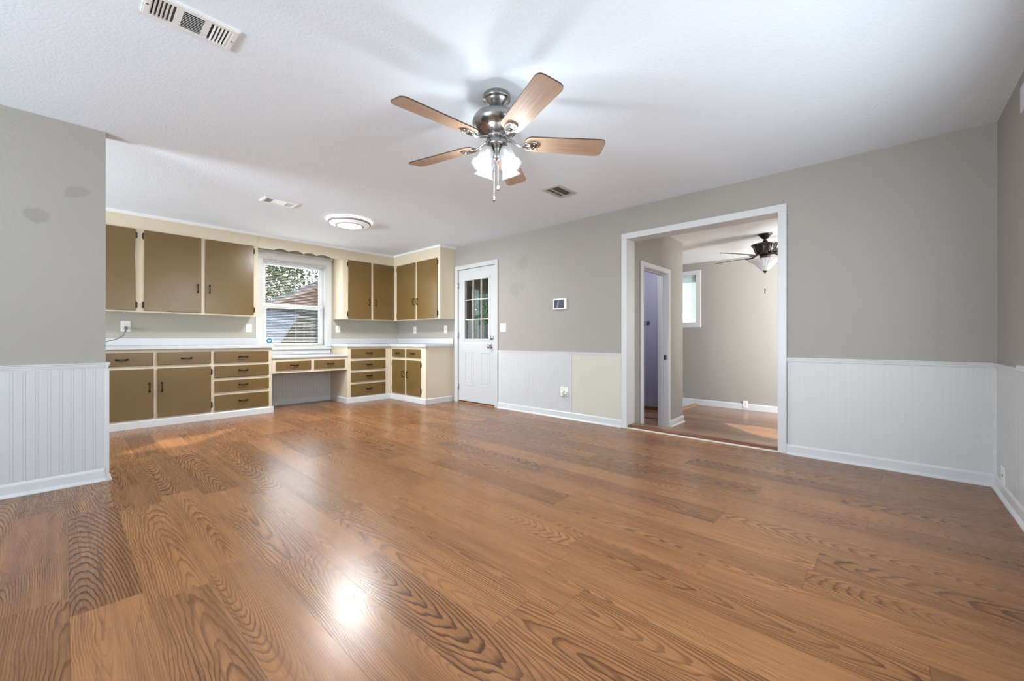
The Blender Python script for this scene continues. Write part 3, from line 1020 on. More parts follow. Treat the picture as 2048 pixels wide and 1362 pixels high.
# worktop right: L-shaped
ct = thing('worktop', (3.6, 6.4, .868), 'white laminate L-shaped worktop with backsplash in the kitchen corner', 'worktop')
b = B()
b.prism([(2.925, YB - .03), (XR - .03, YB - .03), (XR - .03, 5.098), (XW - .001, 5.098), (XW - .001, YK - .001), (2.925, YK - .001)], 'z', .870, .909)
bmesh.ops.bevel(b.bm, geom=[e for e in b.bm.edges], offset=.004, segments=2, profile=.5, affect='EDGES')
b.obj('top', M_LAM, ct)
b = B(); b.box(2.945, XW - .001, YK - .020, YK - .001, .909, 1.001, .004, 2); b.box(XW - .020, XW - .001, 5.100, YK - .02, .909, 1.001, .004, 2)
b.obj('backsplash', M_LAM, ct)

# ------------------------------------------------------------------ kitchen window
b = B()
for x0, x1, z0, z1 in ((KX0 - .085, KX0, KZ0 - .03, KZ1), (KX1, KX1 + .078, KZ0 - .03, KZ1), (KX0 - .085, KX1 + .078, KZ1, KZ1 + .09)): b.box(x0, x1, YK - .018, YK, z0, z1, .003)
b.box(KX0 - .095, KX1 + .10, YK - .026, YK, KZ1 + .09, KZ1 + .115, .003)
b.box(1.90, KX1 + .085, YK - .045, YK, .828, .862, .005, 2); b.box(1.90, KX1 + .06, YK - .016, YK, .755, .828, .003)
b.box(1.90, KX1 + .06, YK - .022, YK, .755, .785, .003)
for x0, x1, z0, z1 in ((KX0 - .002, KX0 + .016, .8625, KZ1), (KX1 - .016, KX1 + .002, .8625, KZ1), (KX0 + .016, KX1 - .016, KZ1 - .016, KZ1), (KX0 + .016, KX1 - .016, .8625, .878)): b.box(x0, x1, YK - .004, YK + .15, z0, z1)
w1 = struct(b.obj('window_1', M_TRIM))
px0, px1, pz0, pz1 = 2.012, 2.792, .915, 2.10
b = B()
for x0, x1, z0, z1, y0, y1 in ((KX0 + .0165, px0, .8785, 2.1615, .091, .13), (px1, KX1 - .0165, .8785, 2.1615, .091, .13), (px0, px1, pz1, 2.1615, .092, .13), (px0, px1, 1.468, 1.525, .092, .13)): b.box(x0, x1, YK + y0, YK + y1, z0, z1, .004)
b.obj('upper_sash', M_VINYL, w1)
b = B()
for x0, x1, z0, z1 in ((px0 - .045, px0 + .004, .8785, 1.51), (px1 - .004, px1 + .045, .8785, 1.51), (px0 + .004, px1 - .004, .8785, pz0 + .01), (px0 + .004, px1 - .004, 1.455, 1.51)): b.box(x0, x1, YK + .055, YK + .09, z0, z1, .004)
b.obj('lower_sash', M_VINYL, w1)
b = B(); b.box(px0 - .005, px1 + .005, YK + .108, YK + .112, 1.50, pz1 + .005); b.box(px0 - .005, px1 + .005, YK + .070, YK + .074, pz0, 1.47)
b.obj('pane', M_GLASS, w1)
# round blue sticker on the lower sash
b = B()
Ms = frame((2.044, YK + .0185, .962), (1, 0, 0), (0, -1, 0))
b.mi = 2; b.lathe([(0, 0), (.052, 0), (.052, .0008), (0, .0008)], Ms, 32, False, cap=False)
b.mi = 0; b.prism([(.042 * cos(a), .042 * sin(a)) for a in (pi / 8 + k * pi / 4 for k in range(8))], 'z', .0008, .0016, Ms)
b.mi = 1; b.prism([(.024 * cos(a), .020 * sin(a)) for a in (pi / 8 + k * pi / 4 for k in range(8))], 'z', .0016, .0022, Ms)
b.mi = 2
for x_, h_ in ((-.012, .008), (0, .008), (.012, .008)): b.box(2.044 + x_ - .003, 2.044 + x_ + .003, YK + .0155, YK + .0165, .956, .968)
tag(b.obj('sticker', [M_STICKER, M_STICKER2, M_STICKER3]), 'small round blue and white security sticker on the lower left of the kitchen window', 'sticker')


def blind(name, x0, x1, y, z0, z1, pitch, depth, tilt, label, ax='x', mb=None):
    mb = mb or M_BLIND
    root = thing(name, ((x0 + x1) / 2, y, z1) if ax == 'x' else (y, (x0 + x1) / 2, z1), label, 'blind')
    def bx(b, a0, a1, d0, d1, q0, q1, bev=0):
        if ax == 'x': b.box(a0, a1, y + d0, y + d1, q0, q1, bev)
        else: b.box(y + d0, y + d1, a0, a1, q0, q1, bev)
    b = B(); bx(b, x0, x1, -.02, .02, z1 - .03, z1, .003); b.obj('headrail', mb, root)
    b = B()
    z = z1 - .04
    while z > z0 + .03:
        dy, dz = depth / 2 * cos(tilt), depth / 2 * sin(tilt)
        for (p, q) in (((-dy, -dz), (0, .0012)), ((0, .0012), (dy, dz))):
            lo = [(x0 + .004, p), (x1 - .004, p), (x1 - .004, q), (x0 + .004, q)]
            vs_ = []
            for th in (0, .0006):
                for a, (d, e) in lo:
                    vs_.append(b.bm.verts.new((a, y + d, z + e + th) if ax == 'x' else (y + d, a, z + e + th)))
            for f in ((3, 2, 1, 0), (4, 5, 6, 7), (0, 1, 5, 4), (1, 2, 6, 5), (2, 3, 7, 6), (3, 0, 4, 7)): b.bm.faces.new([vs_[i] for i in f])
        z -= pitch
    b.obj('slats', mb, root)
    b = B(); bx(b, x0 + .002, x1 - .002, -.011, .011, z0, z0 + .016, .003); b.obj('bottom_rail', mb, root)
    b = B()
    for f in (.12, .5, .88):
        a = x0 + (x1 - x0) * f
        bx(b, a - .0008, a + .0008, -depth / 2 - .002, -depth / 2, z0 + .01, z1 - .02)
    b.obj('ladder_cords', mb, root)
    return root


blind('window_blind', KX0 + .022, KX1 - .022, YK + .028, .880, KZ1 - .018, .0235, .0165, radians(12), 'white horizontal slat blind with open slats in the kitchen window')

# window_2 in the near wall, over the right shoulder of the camera
b = B()
c = .09
for x0, x1, z0, z1 in ((NX0 - c, NX0, NZ0, NZ1), (NX1, NX1 + c, NZ0, NZ1)): b.box(x0, x1, YN, YN + .018, z0, z1, .003)
b.box(NX0 - .18, 3.36, YN - .02, YN + .050, .822, .853, .004)
b.box(NX0 - .1, 3.262, YN, YN + .050, 2.128, 2.258, .004)
for x0, x1, z0, z1 in ((NX0, NX0 + .05, NZ0, NZ1), (NX1 - .05, NX1, NZ0, NZ1), (NX0, NX1, NZ0, NZ0 + .05), (NX0, NX1, NZ1 - .05, NZ1), (1.73, 1.79, NZ0, NZ1)): b.box(x0, x1, YN - .12, YN - .06, z0, z1)
struct(b.obj('window_2', M_TRIM))
# small screw-head on its head board
# window_3 in the back room
b = B()
for y0, y1, z0, z1 in ((WY0 - .082, WY0, WZ0 - .085, WZ1 + .08), (WY1, WY1 + .082, WZ0 - .085, WZ1 + .08), (WY0, WY1, WZ1, WZ1 + .08), (WY0, WY1, WZ0 - .085, WZ0)): b.box(FX - .018, FX, y0, y1, z0, z1, .003)
for y0, y1, z0, z1 in ((WY0, WY0 + .03, WZ0, WZ1), (WY1 - .03, WY1, WZ0, WZ1), (WY0, WY1, WZ0, WZ0 + .03), (WY0, WY1, WZ1 - .03, WZ1)): b.box(FX + .07, FX + .12, y0, y1, z0, z1)
for y0, y1, z0, z1 in ((WY0 - .001, WY0 + .005, WZ0, WZ1), (WY1 - .005, WY1 + .001, WZ0, WZ1), (WY0, WY1, WZ0 - .001, WZ0 + .005), (WY0, WY1, WZ1 - .005, WZ1 + .001)): b.box(FX - .002, FX + .15, y0, y1, z0, z1)
w3 = struct(b.obj('window_3', M_TRIM))
b = B(); b.box(FX + .09, FX + .094, WY0 + .02, WY1 - .02, WZ0 + .02, WZ1 - .02)
b.obj('pane', M_GLASS, w3)
blind('window_blind', WY0 + .006, WY1 - .006, FX + .035, WZ0 + .01, WZ1 - .008, .021, .025, radians(63), 'white slat blind in the small window of the back room', 'y', M_BLIND3)


# ------------------------------------------------------------------ outlets, switches
def plate(name, c, normal, w_, h_, label, cat, kind, group=None):
    """c: centre on the wall; normal: room side"""
    n = Vector(normal)
    sx = Vector((0, 0, 1)).cross(n)          # horizontal along the wall
    root = thing(name, c, label, cat, group)
    M = Matrix.Identity(4)
    for k in range(3): M[k][0] = sx[k]; M[k][1] = (0, 0, 1)[k]; M[k][2] = n[k]; M[k][3] = c[k]
    def pbox(b, x0, x1, y0, y1, z0, z1, bev=0.0):
        q = B(); q.box(x0, x1, y0, y1, z0, z1, bev)
        me = bpy.data.meshes.new('tmp'); q.bm.transform(M); q.bm.to_mesh(me); q.bm.free()
        k0 = len(b.bm.faces); b.bm.from_mesh(me); bpy.data.meshes.remove(me)
        b.bm.faces.ensure_lookup_table()
        for f in b.bm.faces[k0:]: f.material_index = b.mi
    b = B(); pbox(b, -w_ / 2, w_ / 2, -h_ / 2, h_ / 2, 0, .006, .0025)
    b.obj('cover_plate', M_PLATE, root)
    if kind in ('duplex', 'plugged'):
        for sgn in (1, -1):
            b = B()
            zc = sgn * .020
            pbox(b, -.016, .016, zc - .014, zc + .014, .004, .009, .004)
            b.mi = 1
            pbox(b, -.0085, -.006, zc - .002, zc + .008, .0085, .0094); pbox(b, .006, .0085, zc - .002, zc + .007, .0085, .0094)
            pbox(b, -.0022, .0022, zc - .010, zc - .006, .0085, .0094)
            b.obj('socket', [M_PLATE, M_SLOT], root)
    elif kind == 'decora':
        b = B(); pbox(b, -.017, .017, -.034, .034, .004, .008, .002)
        b.mi = 1
        for zc in (.018, -.018):
            pbox(b, -.0085, -.006, zc - .002, zc + .008, .0078, .0084); pbox(b, .006, .0085, zc - .002, zc + .007, .0078, .0084); pbox(b, -.002, .002, zc - .010, zc - .006, .0078, .0084)
        pbox(b, -.006, .006, -.004, .004, .0078, .0090)
        b.obj('socket', [M_PLATE, mat('slot_grey', (0.25, 0.25, 0.24), 0.6)], root)
    elif kind == 'switch2':
        for x in (-.023, .023):
            b = B(); pbox(b, x - .006, x + .006, -.012, .012, .005, .0075, .001); pbox(b, x - .0045, x + .0045, -.010 if x > 0 else .0, .0 if x > 0 else .010, .007, .019, .002)
            b.obj('toggle', M_PLATE, root)
    elif kind == 'blank':
        b = B(); b.mi = 0; pbox(b, -.006, .006, -.008, .004, .005, .008)
        b.obj('jack', M_SLOT, root)
    return root, M, pbox


pl, Mo, pb_ = plate('wall_outlet', (.495, YK, 1.142), NY, .085, .128, 'white outlet with grey cord plugged in above the left worktop', 'outlet', 'duplex', 'kitchen outlets')
# cord with plug
b = B()
cx_ = .495
b.tube([(cx_, YK - .008, 1.122), (cx_, YK - .022, 1.120), (cx_, YK - .034, 1.112), (cx_ - .002, YK - .038, 1.095), (cx_ - .005, YK - .040, 1.075)], [.016, .017, .016, .011, .006], 12)
tube_pts = [(cx_ - .004, YK - .039, 1.082), (cx_ - .012, YK - .046, 1.052), (cx_ - .040, YK - .06, 1.017), (cx_ - .09, YK - .08, .988), (cx_ - .15, YK - .10, .965), (cx_ - .22, YK - .13, .945), (cx_ - .32, YK - .17, .926), (cx_ - .45, YK - .22, .916), (cx_ - .7, YK - .25, .915)]
sm = []
for k in range(len(tube_pts) - 1):
    p0, p1, p2, p3 = (Vector(tube_pts[max(0, min(len(tube_pts) - 1, k + q))]) for q in (-1, 0, 1, 2))
    for f in (0, .25, .5, .75):
        sm.append(0.5 * ((2 * p1) + (-p0 + p2) * f + (2 * p0 - 5 * p1 + 4 * p2 - p3) * f * f + (-p0 + 3 * p1 - 3 * p2 + p3) * f ** 3))
sm.append(Vector(tube_pts[-1]))
b.tube(sm, .005, 8)
tag(b.obj('power_cord', M_CORD), 'grey power cord with plug running down to the left worktop', 'cord')
plate('wall_outlet', (1.775, YK, 1.144), NY, .078, .122, 'white outlet under the left wall cabinet beside the kitchen window', 'outlet', 'decora', 'kitchen outlets')
plate('wall_outlet', (3.060, YK, 1.150), NY, .075, .118, 'white outlet right of the kitchen window under the wall cabinet', 'outlet', 'decora', 'kitchen outlets')
plate('wall_outlet', (XW, 6.170, 1.148), NXm, .085, .115, 'white outlet on the side wall nearest the kitchen corner', 'outlet', 'decora', 'kitchen outlets')
plate('wall_outlet', (XW, 5.303, 1.148), NXm, .080, .122, 'white outlet on the side wall over the worktop beside the door casing', 'outlet', 'decora', 'kitchen outlets')
plate('light_switch', (XW, 4.005, 1.150), NXm, .116, .122, 'white double light switch right of the white door', 'switch', 'switch2')
# double-gang outlet on the beadboard with two plug-in adapters
pl, Mo, pb_ = plate('wall_outlet', (XW - .008, 2.945, .340), NXm, .115, .118, 'white double outlet on the beadboard with two small plug-in adapters', 'outlet', 'blank')
for (dy, dz, hh) in ((.020, -.034, .060), (-.036, -.020, .038)):
    b = B(); b.box(XW - .046, XW - .013, 2.945 + dy - .014, 2.945 + dy + .014, .340 + dz - hh / 2, .340 + dz + hh / 2, .004, 2)
    b.mi = 1; b.box(XW - .047, XW - .040, 2.945 + dy - .012, 2.945 + dy + .012, .340 + dz - hh / 2 - .004, .340 + dz - hh / 2 + .003)
    b.obj('adapter', [M_PLATE, mat('adapter_grey', (0.2, 0.19, 0.18), .5)], pl)
for dy, dz in ((.03, .03), (-.005, .035), (-.03, .04), (.035, .012), (.008, .012)):
    b = B(); b.box(XW - .0155, XW - .0135, 2.945 + dy - .004, 2.945 + dy + .004, .340 + dz - .004, .340 + dz + .004)
    b.obj('slot', mat('slot_grey', (0.25, 0.25, 0.24), 0.6), pl)
plate('cable_plate', (3.943, YN + .008, .140), (0, 1, 0), .10, .112, 'white cable plate low on the beadboard at the right-hand corner', 'outlet', 'blank')
plate('wall_outlet', (FX - .0165, 1.713, -.098), NXm, .072, .118, 'white outlet on the baseboard in the back room', 'outlet', 'decora')

# wall tablet / thermostat
tb = thing('thermostat', (XW, 3.009, 1.427), 'white framed touchscreen thermostat on the grey wall', 'thermostat')
b = B(); b.box(XW - .026, XW, 2.908, 3.110, 1.357, 1.497, .007, 3)
b.obj('housing', M_PLATE, tb)
b = B(); b.box(XW - .028, XW - .022, 2.940, 3.092, 1.377, 1.479, .001)
b.mi = 1
b.obj('screen', mat('tablet_screen', (0.075, 0.085, 0.125), 0.12), tb)
b = B()
b.prism([(3.060, 1.383), (3.030, 1.383), (3.008, 1.474), (3.030, 1.474)], 'x', XW - .0286, XW - .0278)
b.obj('screen_graphic', mat('tablet_graphic', (0.22, 0.25, 0.31), 0.12), tb)

# ------------------------------------------------------------------ ceiling vents


def vent(loc, lx, ly, rot, label, m, mi, kind, z):
    root = thing('ceiling_vent', (loc[0], loc[1], z), label, 'vent', 'ceiling vents')
    R = T((loc[0], loc[1], z)) @ Matrix.Rotation(rot, 4, 'Z')
    def bb(b, x0, x1, y0, y1, z0, z1, bev=0.0, tilt=None):
        q = B(); q.box(x0, x1, y0, y1, z0, z1, bev)
        if tilt:
            c = Vector(((x0 + x1) / 2, (y0 + y1) / 2, (z0 + z1) / 2))
            q.bm.transform(T(c) @ Matrix.Rotation(tilt[1], 4, tilt[0]) @ T(-c))
        me = bpy.data.meshes.new('tmp'); q.bm.transform(R); q.bm.to_mesh(me); q.bm.free()
        b.bm.from_mesh(me); bpy.data.meshes.remove(me)
    f = .024 if kind == 'three' else .028
    ox, oy = lx / 2, ly / 2
    ix, iy = ox - f, oy - f
    b = B()
    bb(b, -ox, ox, -oy, -iy, -.008, 0); bb(b, -ox, ox, iy, oy, -.008, 0); bb(b, -ox, -ix, -iy, iy, -.008, 0); bb(b, ix, ox, -iy, iy, -.008, 0)
    bb(b, -ox + .006, ox - .006, -oy + .006, -iy, -.012, -.008); bb(b, -ox + .006, ox - .006, iy, oy - .006, -.012, -.008); bb(b, -ox + .006, -ix, -iy, iy, -.012, -.008); bb(b, ix, ox - .006, -iy, iy, -.012, -.008)
    if kind == 'three':
        s1 = .30 * lx / 2
        for sx in (-1, 1): bb(b, sx * s1 - .012, sx * s1 + .012, -iy, iy, -.011, 0)
    b.obj('frame', m, root)
    b = B(); bb(b, -ix, ix, -iy, iy, -.0025, -.0005)
    b.obj('duct_opening', mi, root)
    if kind == 'three':
        b = B()
        n = 11
        for k in range(n):
            y = -iy + (k + .5) * 2 * iy / n
            bb(b, -s1 + .012, s1 - .012, y - .0052, y + .0052, -.010, -.0088, 0, ('X', radians(28)))
        b.obj('louvers', m, root)
        for sx in (-1, 1):
            b = B()
            for k in range(6):
                x = sx * (s1 + .012 + (k + .5) * (ix - s1 - .012) / 6)
                if k < 5: bb(b, x + sx * .007 - .004, x + sx * .007 + .004, -iy, iy, -.010, -.0088, 0, ('Y', radians(25 * sx)))
            bb(b, sx * ix - .012, sx * ix + .004, -iy, iy, -.010, -.007)
            b.obj('louvers', m, root)
        for sx in (-1, 1):
            b = B(); bb(b, sx * (ox - .014) - .004, sx * (ox - .014) + .004, -.003, .003, -.0135, -.011)
            b.obj('screw', M_SLOT, root)
    elif kind == 'far':
        b = B()
        bb(b, -ix * .52, ix * .52, -iy, iy, -.009, -.003)
        for sx in (-1, 1):
            for k in range(5):
                x = sx * ix * (.58 + .40 * (k + .5) / 5)
                bb(b, x - .002, x + .002, -iy, iy, -.009, -.008, 0, ('Y', radians(40 * sx)))
        b.obj('louvers', m, root)
    else:
        b = B()
        bb(b, -ix, ix, iy * .30 - .006, iy * .30 + .006, -.010, -.002)
        for k in range(7):
            y = -iy + (k + .5) * (1.3 * iy) / 7
            bb(b, -ix, ix, y - .004, y + .004, -.009, -.0082, 0, ('X', radians(35)))
        for k in range(6):
            x = -ix + (k + .5) * 2 * ix / 6
            bb(b, x - .002, x + .002, iy * .34, iy, -.009, -.008)
        b.obj('louvers', m, root)
    return root


vent((.3945, 2.338, 0), .335, .185, 0.0, 'large white ceiling vent with three louver sections nearest the camera', M_VENT, M_VENTIN, 'three', H)
vent((1.534, 4.737, 0), .325, .190, radians(2), 'white ceiling vent with brown slots by the kitchen ceiling light', M_VENT, M_VENTBR, 'far', H)
vent((3.272, 2.357, 0), .305, .205, 0.0, 'square tan ceiling vent beyond the near ceiling fan', M_VENTT, M_VENTIN, 'square', H)

# ------------------------------------------------------------------ kitchen ceiling light
lx_, ly_ = 2.362, 4.852
ft = thing('ceiling_light', (lx_, ly_, H), 'round stepped flush ceiling light glowing white over the kitchen', 'light')
Mf = T((lx_, ly_, H)) @ Matrix.Rotation(pi, 4, 'X')
b = B(); b.lathe([(.10, 0), (.10, .014), (0, .014)], Mf, 40, cap=False); b.obj('base', M_VENT, ft)
b = B(); b.lathe([(.236, .018), (.246, .020), (.246, .040), (.236, .044), (.22, .040), (.22, .018)], Mf, 56, cap=False); b.obj('rim', M_RIM, ft)
b = B(); b.lathe([(.234, .042), (.226, .048), (.205, .050), (.198, .056), (.176, .058), (.168, .064), (.160, .064)], Mf, 192, rfun=lambda t_, kk: 1 + (.012 * cos(48 * t_) if kk in (1, 2, 3) else 0), cap=False)
b.obj('stepped_ring', emit_mat('lit_ring', (1, .97, .93), 0.16), ft)
b = B(); b.lathe([(.162, .062), (.160, .068), (.152, .070), (.146, .066)], Mf, 56, cap=False); b.obj('inner_ring', M_RIM, ft)
b = B(); b.lathe([(.150, .066), (.12, .072), (.06, .075), (0, .076)], Mf, 48, cap=False); b.obj('diffuser', M_DIFF, ft)
b = B(); b.lathe([(.22, .022), (.22, .024), (0, .024)], Mf, 40, cap=False); b.obj('back_pan', M_VENT, ft)
lamp('kitchen_light_lamp', 'AREA', (lx_, ly_, H - .085), 58, (.96, .98, 1.0), (0, 0, 0), .42, .42)
b = B(); b.lathe([(.205, .012), (.243, .012), (.243, .0175), (.205, .0175)], Mf, 56, cap=False)
b.obj('backlight_ring', emit_mat('lit_backlight', (1, .99, .97), 5.0), ft)

# ------------------------------------------------------------------ ceiling fan (near)


def blade_mesh(b, M, r0, r1, w0, w1, t, edge_slot=1, under_slot=0, top_slot=1):
    """plank blade with rounded tip and root in local x, flat in local xy"""
    pts = []
    n = 7
    rc = .035
    # outline counter-clockwise, starting at root lower
    def corner(cx, cy, r, a0, a1):
        return [(cx + r * cos(a0 + (a1 - a0) * k / n), cy + r * sin(a0 + (a1 - a0) * k / n)) for k in range(n + 1)]
    pts += corner(r1 - rc, -w1 / 2 + rc, rc, -pi / 2, 0)
    pts += corner(r1 - rc, w1 / 2 - rc, rc, 0, pi / 2)
    pts += corner(r0 + .045, w0 / 2 - .045, .045, pi / 2, pi)
    pts += corner(r0 + .045, -w0 / 2 + .045, .045, pi, 1.5 * pi)
    uv = b.bm.loops.layers.uv.verify()
    lo = [b.bm.verts.new(M @ Vector((x, y, -t / 2))) for x, y in pts]
    hi = [b.bm.verts.new(M @ Vector((x, y, t / 2))) for x, y in pts]
    f = b.bm.faces.new(lo[::-1]); f.material_index = under_slot
    for l, (x, y) in zip(f.loops, pts[::-1]): l[uv].uv = (x, y)
    f = b.bm.faces.new(hi); f.material_index = top_slot
    for k in range(len(pts)):
        f = b.bm.faces.new((lo[k], lo[(k + 1) % len(pts)], hi[(k + 1) % len(pts)], hi[k])); f.material_index = edge_slot


FXc, FYc = 1.741, 1.711
fan = thing('ceiling_fan', (FXc, FYc, H), 'brushed nickel ceiling fan with five maple blades and four lit glass shades', 'ceiling fan')
Mf = T((FXc, FYc, H)) @ Matrix.Rotation(pi, 4, 'X')          # local z points down
b = B(); b.lathe([(.080, 0), (.082, .004), (.082, .026), (.080, .029), (.071, .031), (.069, .037), (.056, .054), (.043, .068), (.030, .080), (.020, .085), (0, .086)], Mf, 40, cap=False)
b.obj('canopy', M_NICKEL, fan)
b = B(); b.ball((FXc, FYc, H - .080), .022, 20, 10); b.tube([(FXc, FYc, H - .07), (FXc, FYc, H - .14)], .0105, 14)
b.obj('downrod', M_NICKEL, fan)
b = B()
b.lathe([(0, .100), (.020, .101), (.030, .106), (.070, .108), (.105, .116), (.130, .130), (.142, .148), (.144, .164), (.146, .168), (.144, .172), (.143, .180), (.128, .200), (.104, .218), (.082, .228), (.070, .236), (.058, .240), (0, .240)], Mf, 56, cap=False)
b.obj('motor_housing', M_NICKEL, fan)
for k in range(12):       # vent slots in the lower bowl
    a = 2 * pi * (k + .5) / 12
    p = Mf @ Vector((.1165 * cos(a), .1165 * sin(a), .2095))
    q = B(); nrm = (Mf.to_3x3() @ Vector((cos(a) * .62, sin(a) * .62, .78))).normalized()
    tz = (Mf.to_3x3() @ Vector((-sin(a), cos(a), 0)))
    q.prism([(.012 * cos(t_), .0065 * sin(t_)) for t_ in (2 * pi * j / 12 for j in range(12))], 'z', -.002, .0022, frame(p, tz, nrm))
    q.obj('vent_slot', M_SLOT, fan)
b = B(); b.lathe([(0, .236), (.062, .238), (.066, .242), (.066, .258), (.060, .264), (.052, .266), (0, .266)], Mf, 40, cap=False)
b.obj('flywheel', M_CHROME, fan)
b = B(); b.lathe([(.0, .262), (.056, .263), (.062, .268), (.062, .300), (.058, .306), (.045, .312), (.035, .330), (.030, .352), (.026, .372), (.012, .384), (0, .386)], Mf, 40, cap=False)
b.obj('light_fitter', M_NICKEL, fan)
ZBL = 2.163
PITCH = radians(-12)
for k in range(5):
    a = radians(31 + 72 * k)
    Mb = T((FXc, FYc, ZBL)) @ Matrix.Rotation(a, 4, 'Z') @ Matrix.Rotation(PITCH, 4, 'X')
    b = B(); blade_mesh(b, Mb, .165, .655, .125, .148, .007)
    bl = b.obj('blade', [M_BLADE, M_BLADE_EDGE, M_BLADE], fan)
    b = B()
    Mr = T((FXc, FYc, ZBL)) @ Matrix.Rotation(a, 4, 'Z')
    zz = lambda x: .016 - .0 * x
    # curved arm: from the flywheel down and out, then a fork-like decorative plate under the blade
    arm = [Mr @ Vector(q) for q in ((.055, 0, .016), (.085, 0, .012), (.115, 0, -.004), (.145, 0, -.014), (.175, .0, -.016), (.205, 0, -.013))]
    b.tube(arm, [.012, .011, .010, .010, .011, .011], 10)
    out = [(.160, .012), (.180, .022), (.205, .030), (.228, .030), (.245, .020), (.250, 0), (.245, -.020), (.228, -.030), (.205, -.030), (.180, -.022), (.160, -.012)]
    b.prism(out, 'z', -.0115, -.0035, Mb)
    ring = [Mb @ Vector((x, y, -.012)) for x, y in out + out[:1]]
    b.tube(ring, .0045, 6)
    for y in (-.014, .014): b.lathe([(.005, 0), (.005, .003), (0, .004)], Mb @ T((.222, y, -.0115)) @ Matrix.Rotation(pi, 4, 'X'), 10)
    b.obj('blade_bracket', M_CHROME, bl)
# light kit: four bell shades
for k in range(4):
    a = radians(42.4 + 45 + 90 * k)
    d = Vector((cos(a), sin(a), 0))
    neck = Vector((FXc, FYc, 2.100)) + d * .066
    mouth = Vector((FXc, FYc, 1.984)) + d * .122
    ax_ = (mouth - neck).normalized()
    Ms = frame(neck, d, ax_)
    b = B()
    b.tube([Vector((FXc, FYc, 2.135)) + d * .040, Vector((FXc, FYc, 2.138)) + d * .058, neck - ax_ * .012, neck + ax_ * .004], [.010, .011, .014, .020], 12)
    b.lathe([(.012, -.020), (.021, -.016), (.024, -.004), (.024, .010), (.018, .012)], Ms, 20)
    arm = b.obj('lamp_holder', M_NICKEL, fan)
    b = B()
    pr = [(.023, .000), (.028, .004), (.036, .016), (.041, .034), (.042, .056), (.043, .078), (.047, .098), (.055, .114), (.062, .124)]
    inn = [(r - .003, h + .0008) for r, h in pr[::-1]]
    b.lathe(pr + inn, Ms, 36, rfun=lambda t_, kk: 1 + (.035 * cos(8 * t_) if kk in (8, 9) else 0), cap=False)
    sh = b.obj('glass_shade', M_SHADE, fan)
    b = B(); b.lathe([(0, .088), (.014, .086), (.024, .076), (.027, .062), (.022, .046), (.014, .034), (.012, .012)], Ms, 20, cap=False)
    b.obj('bulb', M_BULB, sh)
    lamp('fan_lamp', 'POINT', neck + ax_ * .106, 12.5, (.90, .97, 1.0), radius=.02)
for (dx, dy, z0, z1) in ((-.011, .012, 2.070, 1.842), (.006, -.004, 2.055, 1.905)):
    x, y = FXc + dx, FYc + dy
    b = B(); b.tube([(x, y, z0), (x, y, z1)], .0016, 6)
    for q in range(int((z0 - z1) / .008)): b.ball((x, y, z0 - q * .008), .0024, 6, 4)
    ch = b.obj('pull_chain', M_CHROME, fan)
    b = B(); b.lathe([(0, 0), (.003, .001), (.006, .010), (.010, .020), (.010, .026), (.006, .030), (0, .031)], T((x, y, z1)) @ Matrix.Rotation(pi, 4, 'X'), 14, cap=False)
    b.obj('fob', M_CHROME, ch)

# ------------------------------------------------------------------ ceiling fan in the back room
GX, GY = 6.15, 1.153
fan2 = thing('ceiling_fan', (GX, GY, ZC), 'dark pewter ceiling fan with crystal bowl light in the back room', 'ceiling fan')
Mf = T((GX, GY, ZC)) @ Matrix.Rotation(pi, 4, 'X')
b = B(); b.lathe([(.085, 0), (.087, .008), (.078, .014), (.070, .020), (.050, .045), (.030, .060), (.018, .066), (0, .066)], Mf, 32, cap=False); b.obj('canopy', M_BRONZE2, fan2)
b = B(); b.tube([(GX, GY, ZC - .06), (GX, GY, ZC - .10)], .012, 12); b.lathe([(.012, .066), (.016, .074), (.045, .112), (.050, .118), (0, .120)], Mf, 28, cap=False); b.obj('downrod', M_BRONZE2, fan2)
b = B(); b.lathe([(0, .114), (.06, .116), (.130, .126), (.158, .134), (.162, .142), (.150, .150), (.128, .156), (.122, .180), (.116, .215), (.104, .240), (.085, .258), (.070, .272), (0, .272)], Mf, 36, cap=False); b.obj('motor_housing', M_BRONZE2, fan2)
for k in range(8):
    a = 2 * pi * k / 8
    b = B(); b.tube([Mf @ Vector((r * cos(a), r * sin(a), h)) for r, h in ((.150, .146), (.132, .165), (.124, .195), (.114, .228), (.095, .252))], .006, 6); b.obj('motor_rib', M_BRONZE2, fan2)
b = B(); b.lathe([(0, .268), (.060, .270), (.064, .290), (.062, .325), (.075, .332), (.040, .336), (0, .336)], Mf, 28, cap=False); b.obj('light_fitter', M_BRONZE2, fan2)
for k in range(5):
    a = radians(74.5 + 72 * k)
    Mb = T((GX, GY, 2.075)) @ Matrix.Rotation(a, 4, 'Z') @ Matrix.Rotation(radians(-11), 4, 'X')
    b = B(); blade_mesh(b, Mb, .20, .66, .12, .14, .007); bl = b.obj('blade', [M_BLADE_DARK, M_BLADE_EDGE, M_BLADE_DARK], fan2)
    b = B(); Mr = T((GX, GY, 2.075)) @ Matrix.Rotation(a, 4, 'Z')
    b.tube([Mr @ Vector(q) for q in ((.07, 0, .03), (.11, 0, .02), (.15, 0, -.004), (.20, 0, -.012), (.24, 0, -.012))], .011, 8)
    b.prism([(.19, -.02), (.24, -.035), (.27, 0), (.24, .035), (.19, .02)], 'z', -.012, -.0036, Mb)
    b.obj('blade_bracket', M_BRONZE2, bl)
b = B()
bp = [(.190, .338), (.186, .346), (.160, .356), (.130, .372), (.105, .400), (.080, .430), (.050, .462), (.024, .480)]
b.lathe(bp + [(r - .004, h - .003) for r, h in bp[::-1]], Mf, 96, rfun=lambda t_, kk: 1 + .028 * cos(24 * t_), cap=False)
b.obj('glass_bowl', shade_mat('crystal_bowl_glass', 0.03, 0.4, (0.75, 0.75, 0.75), clear=0.35), fan2)
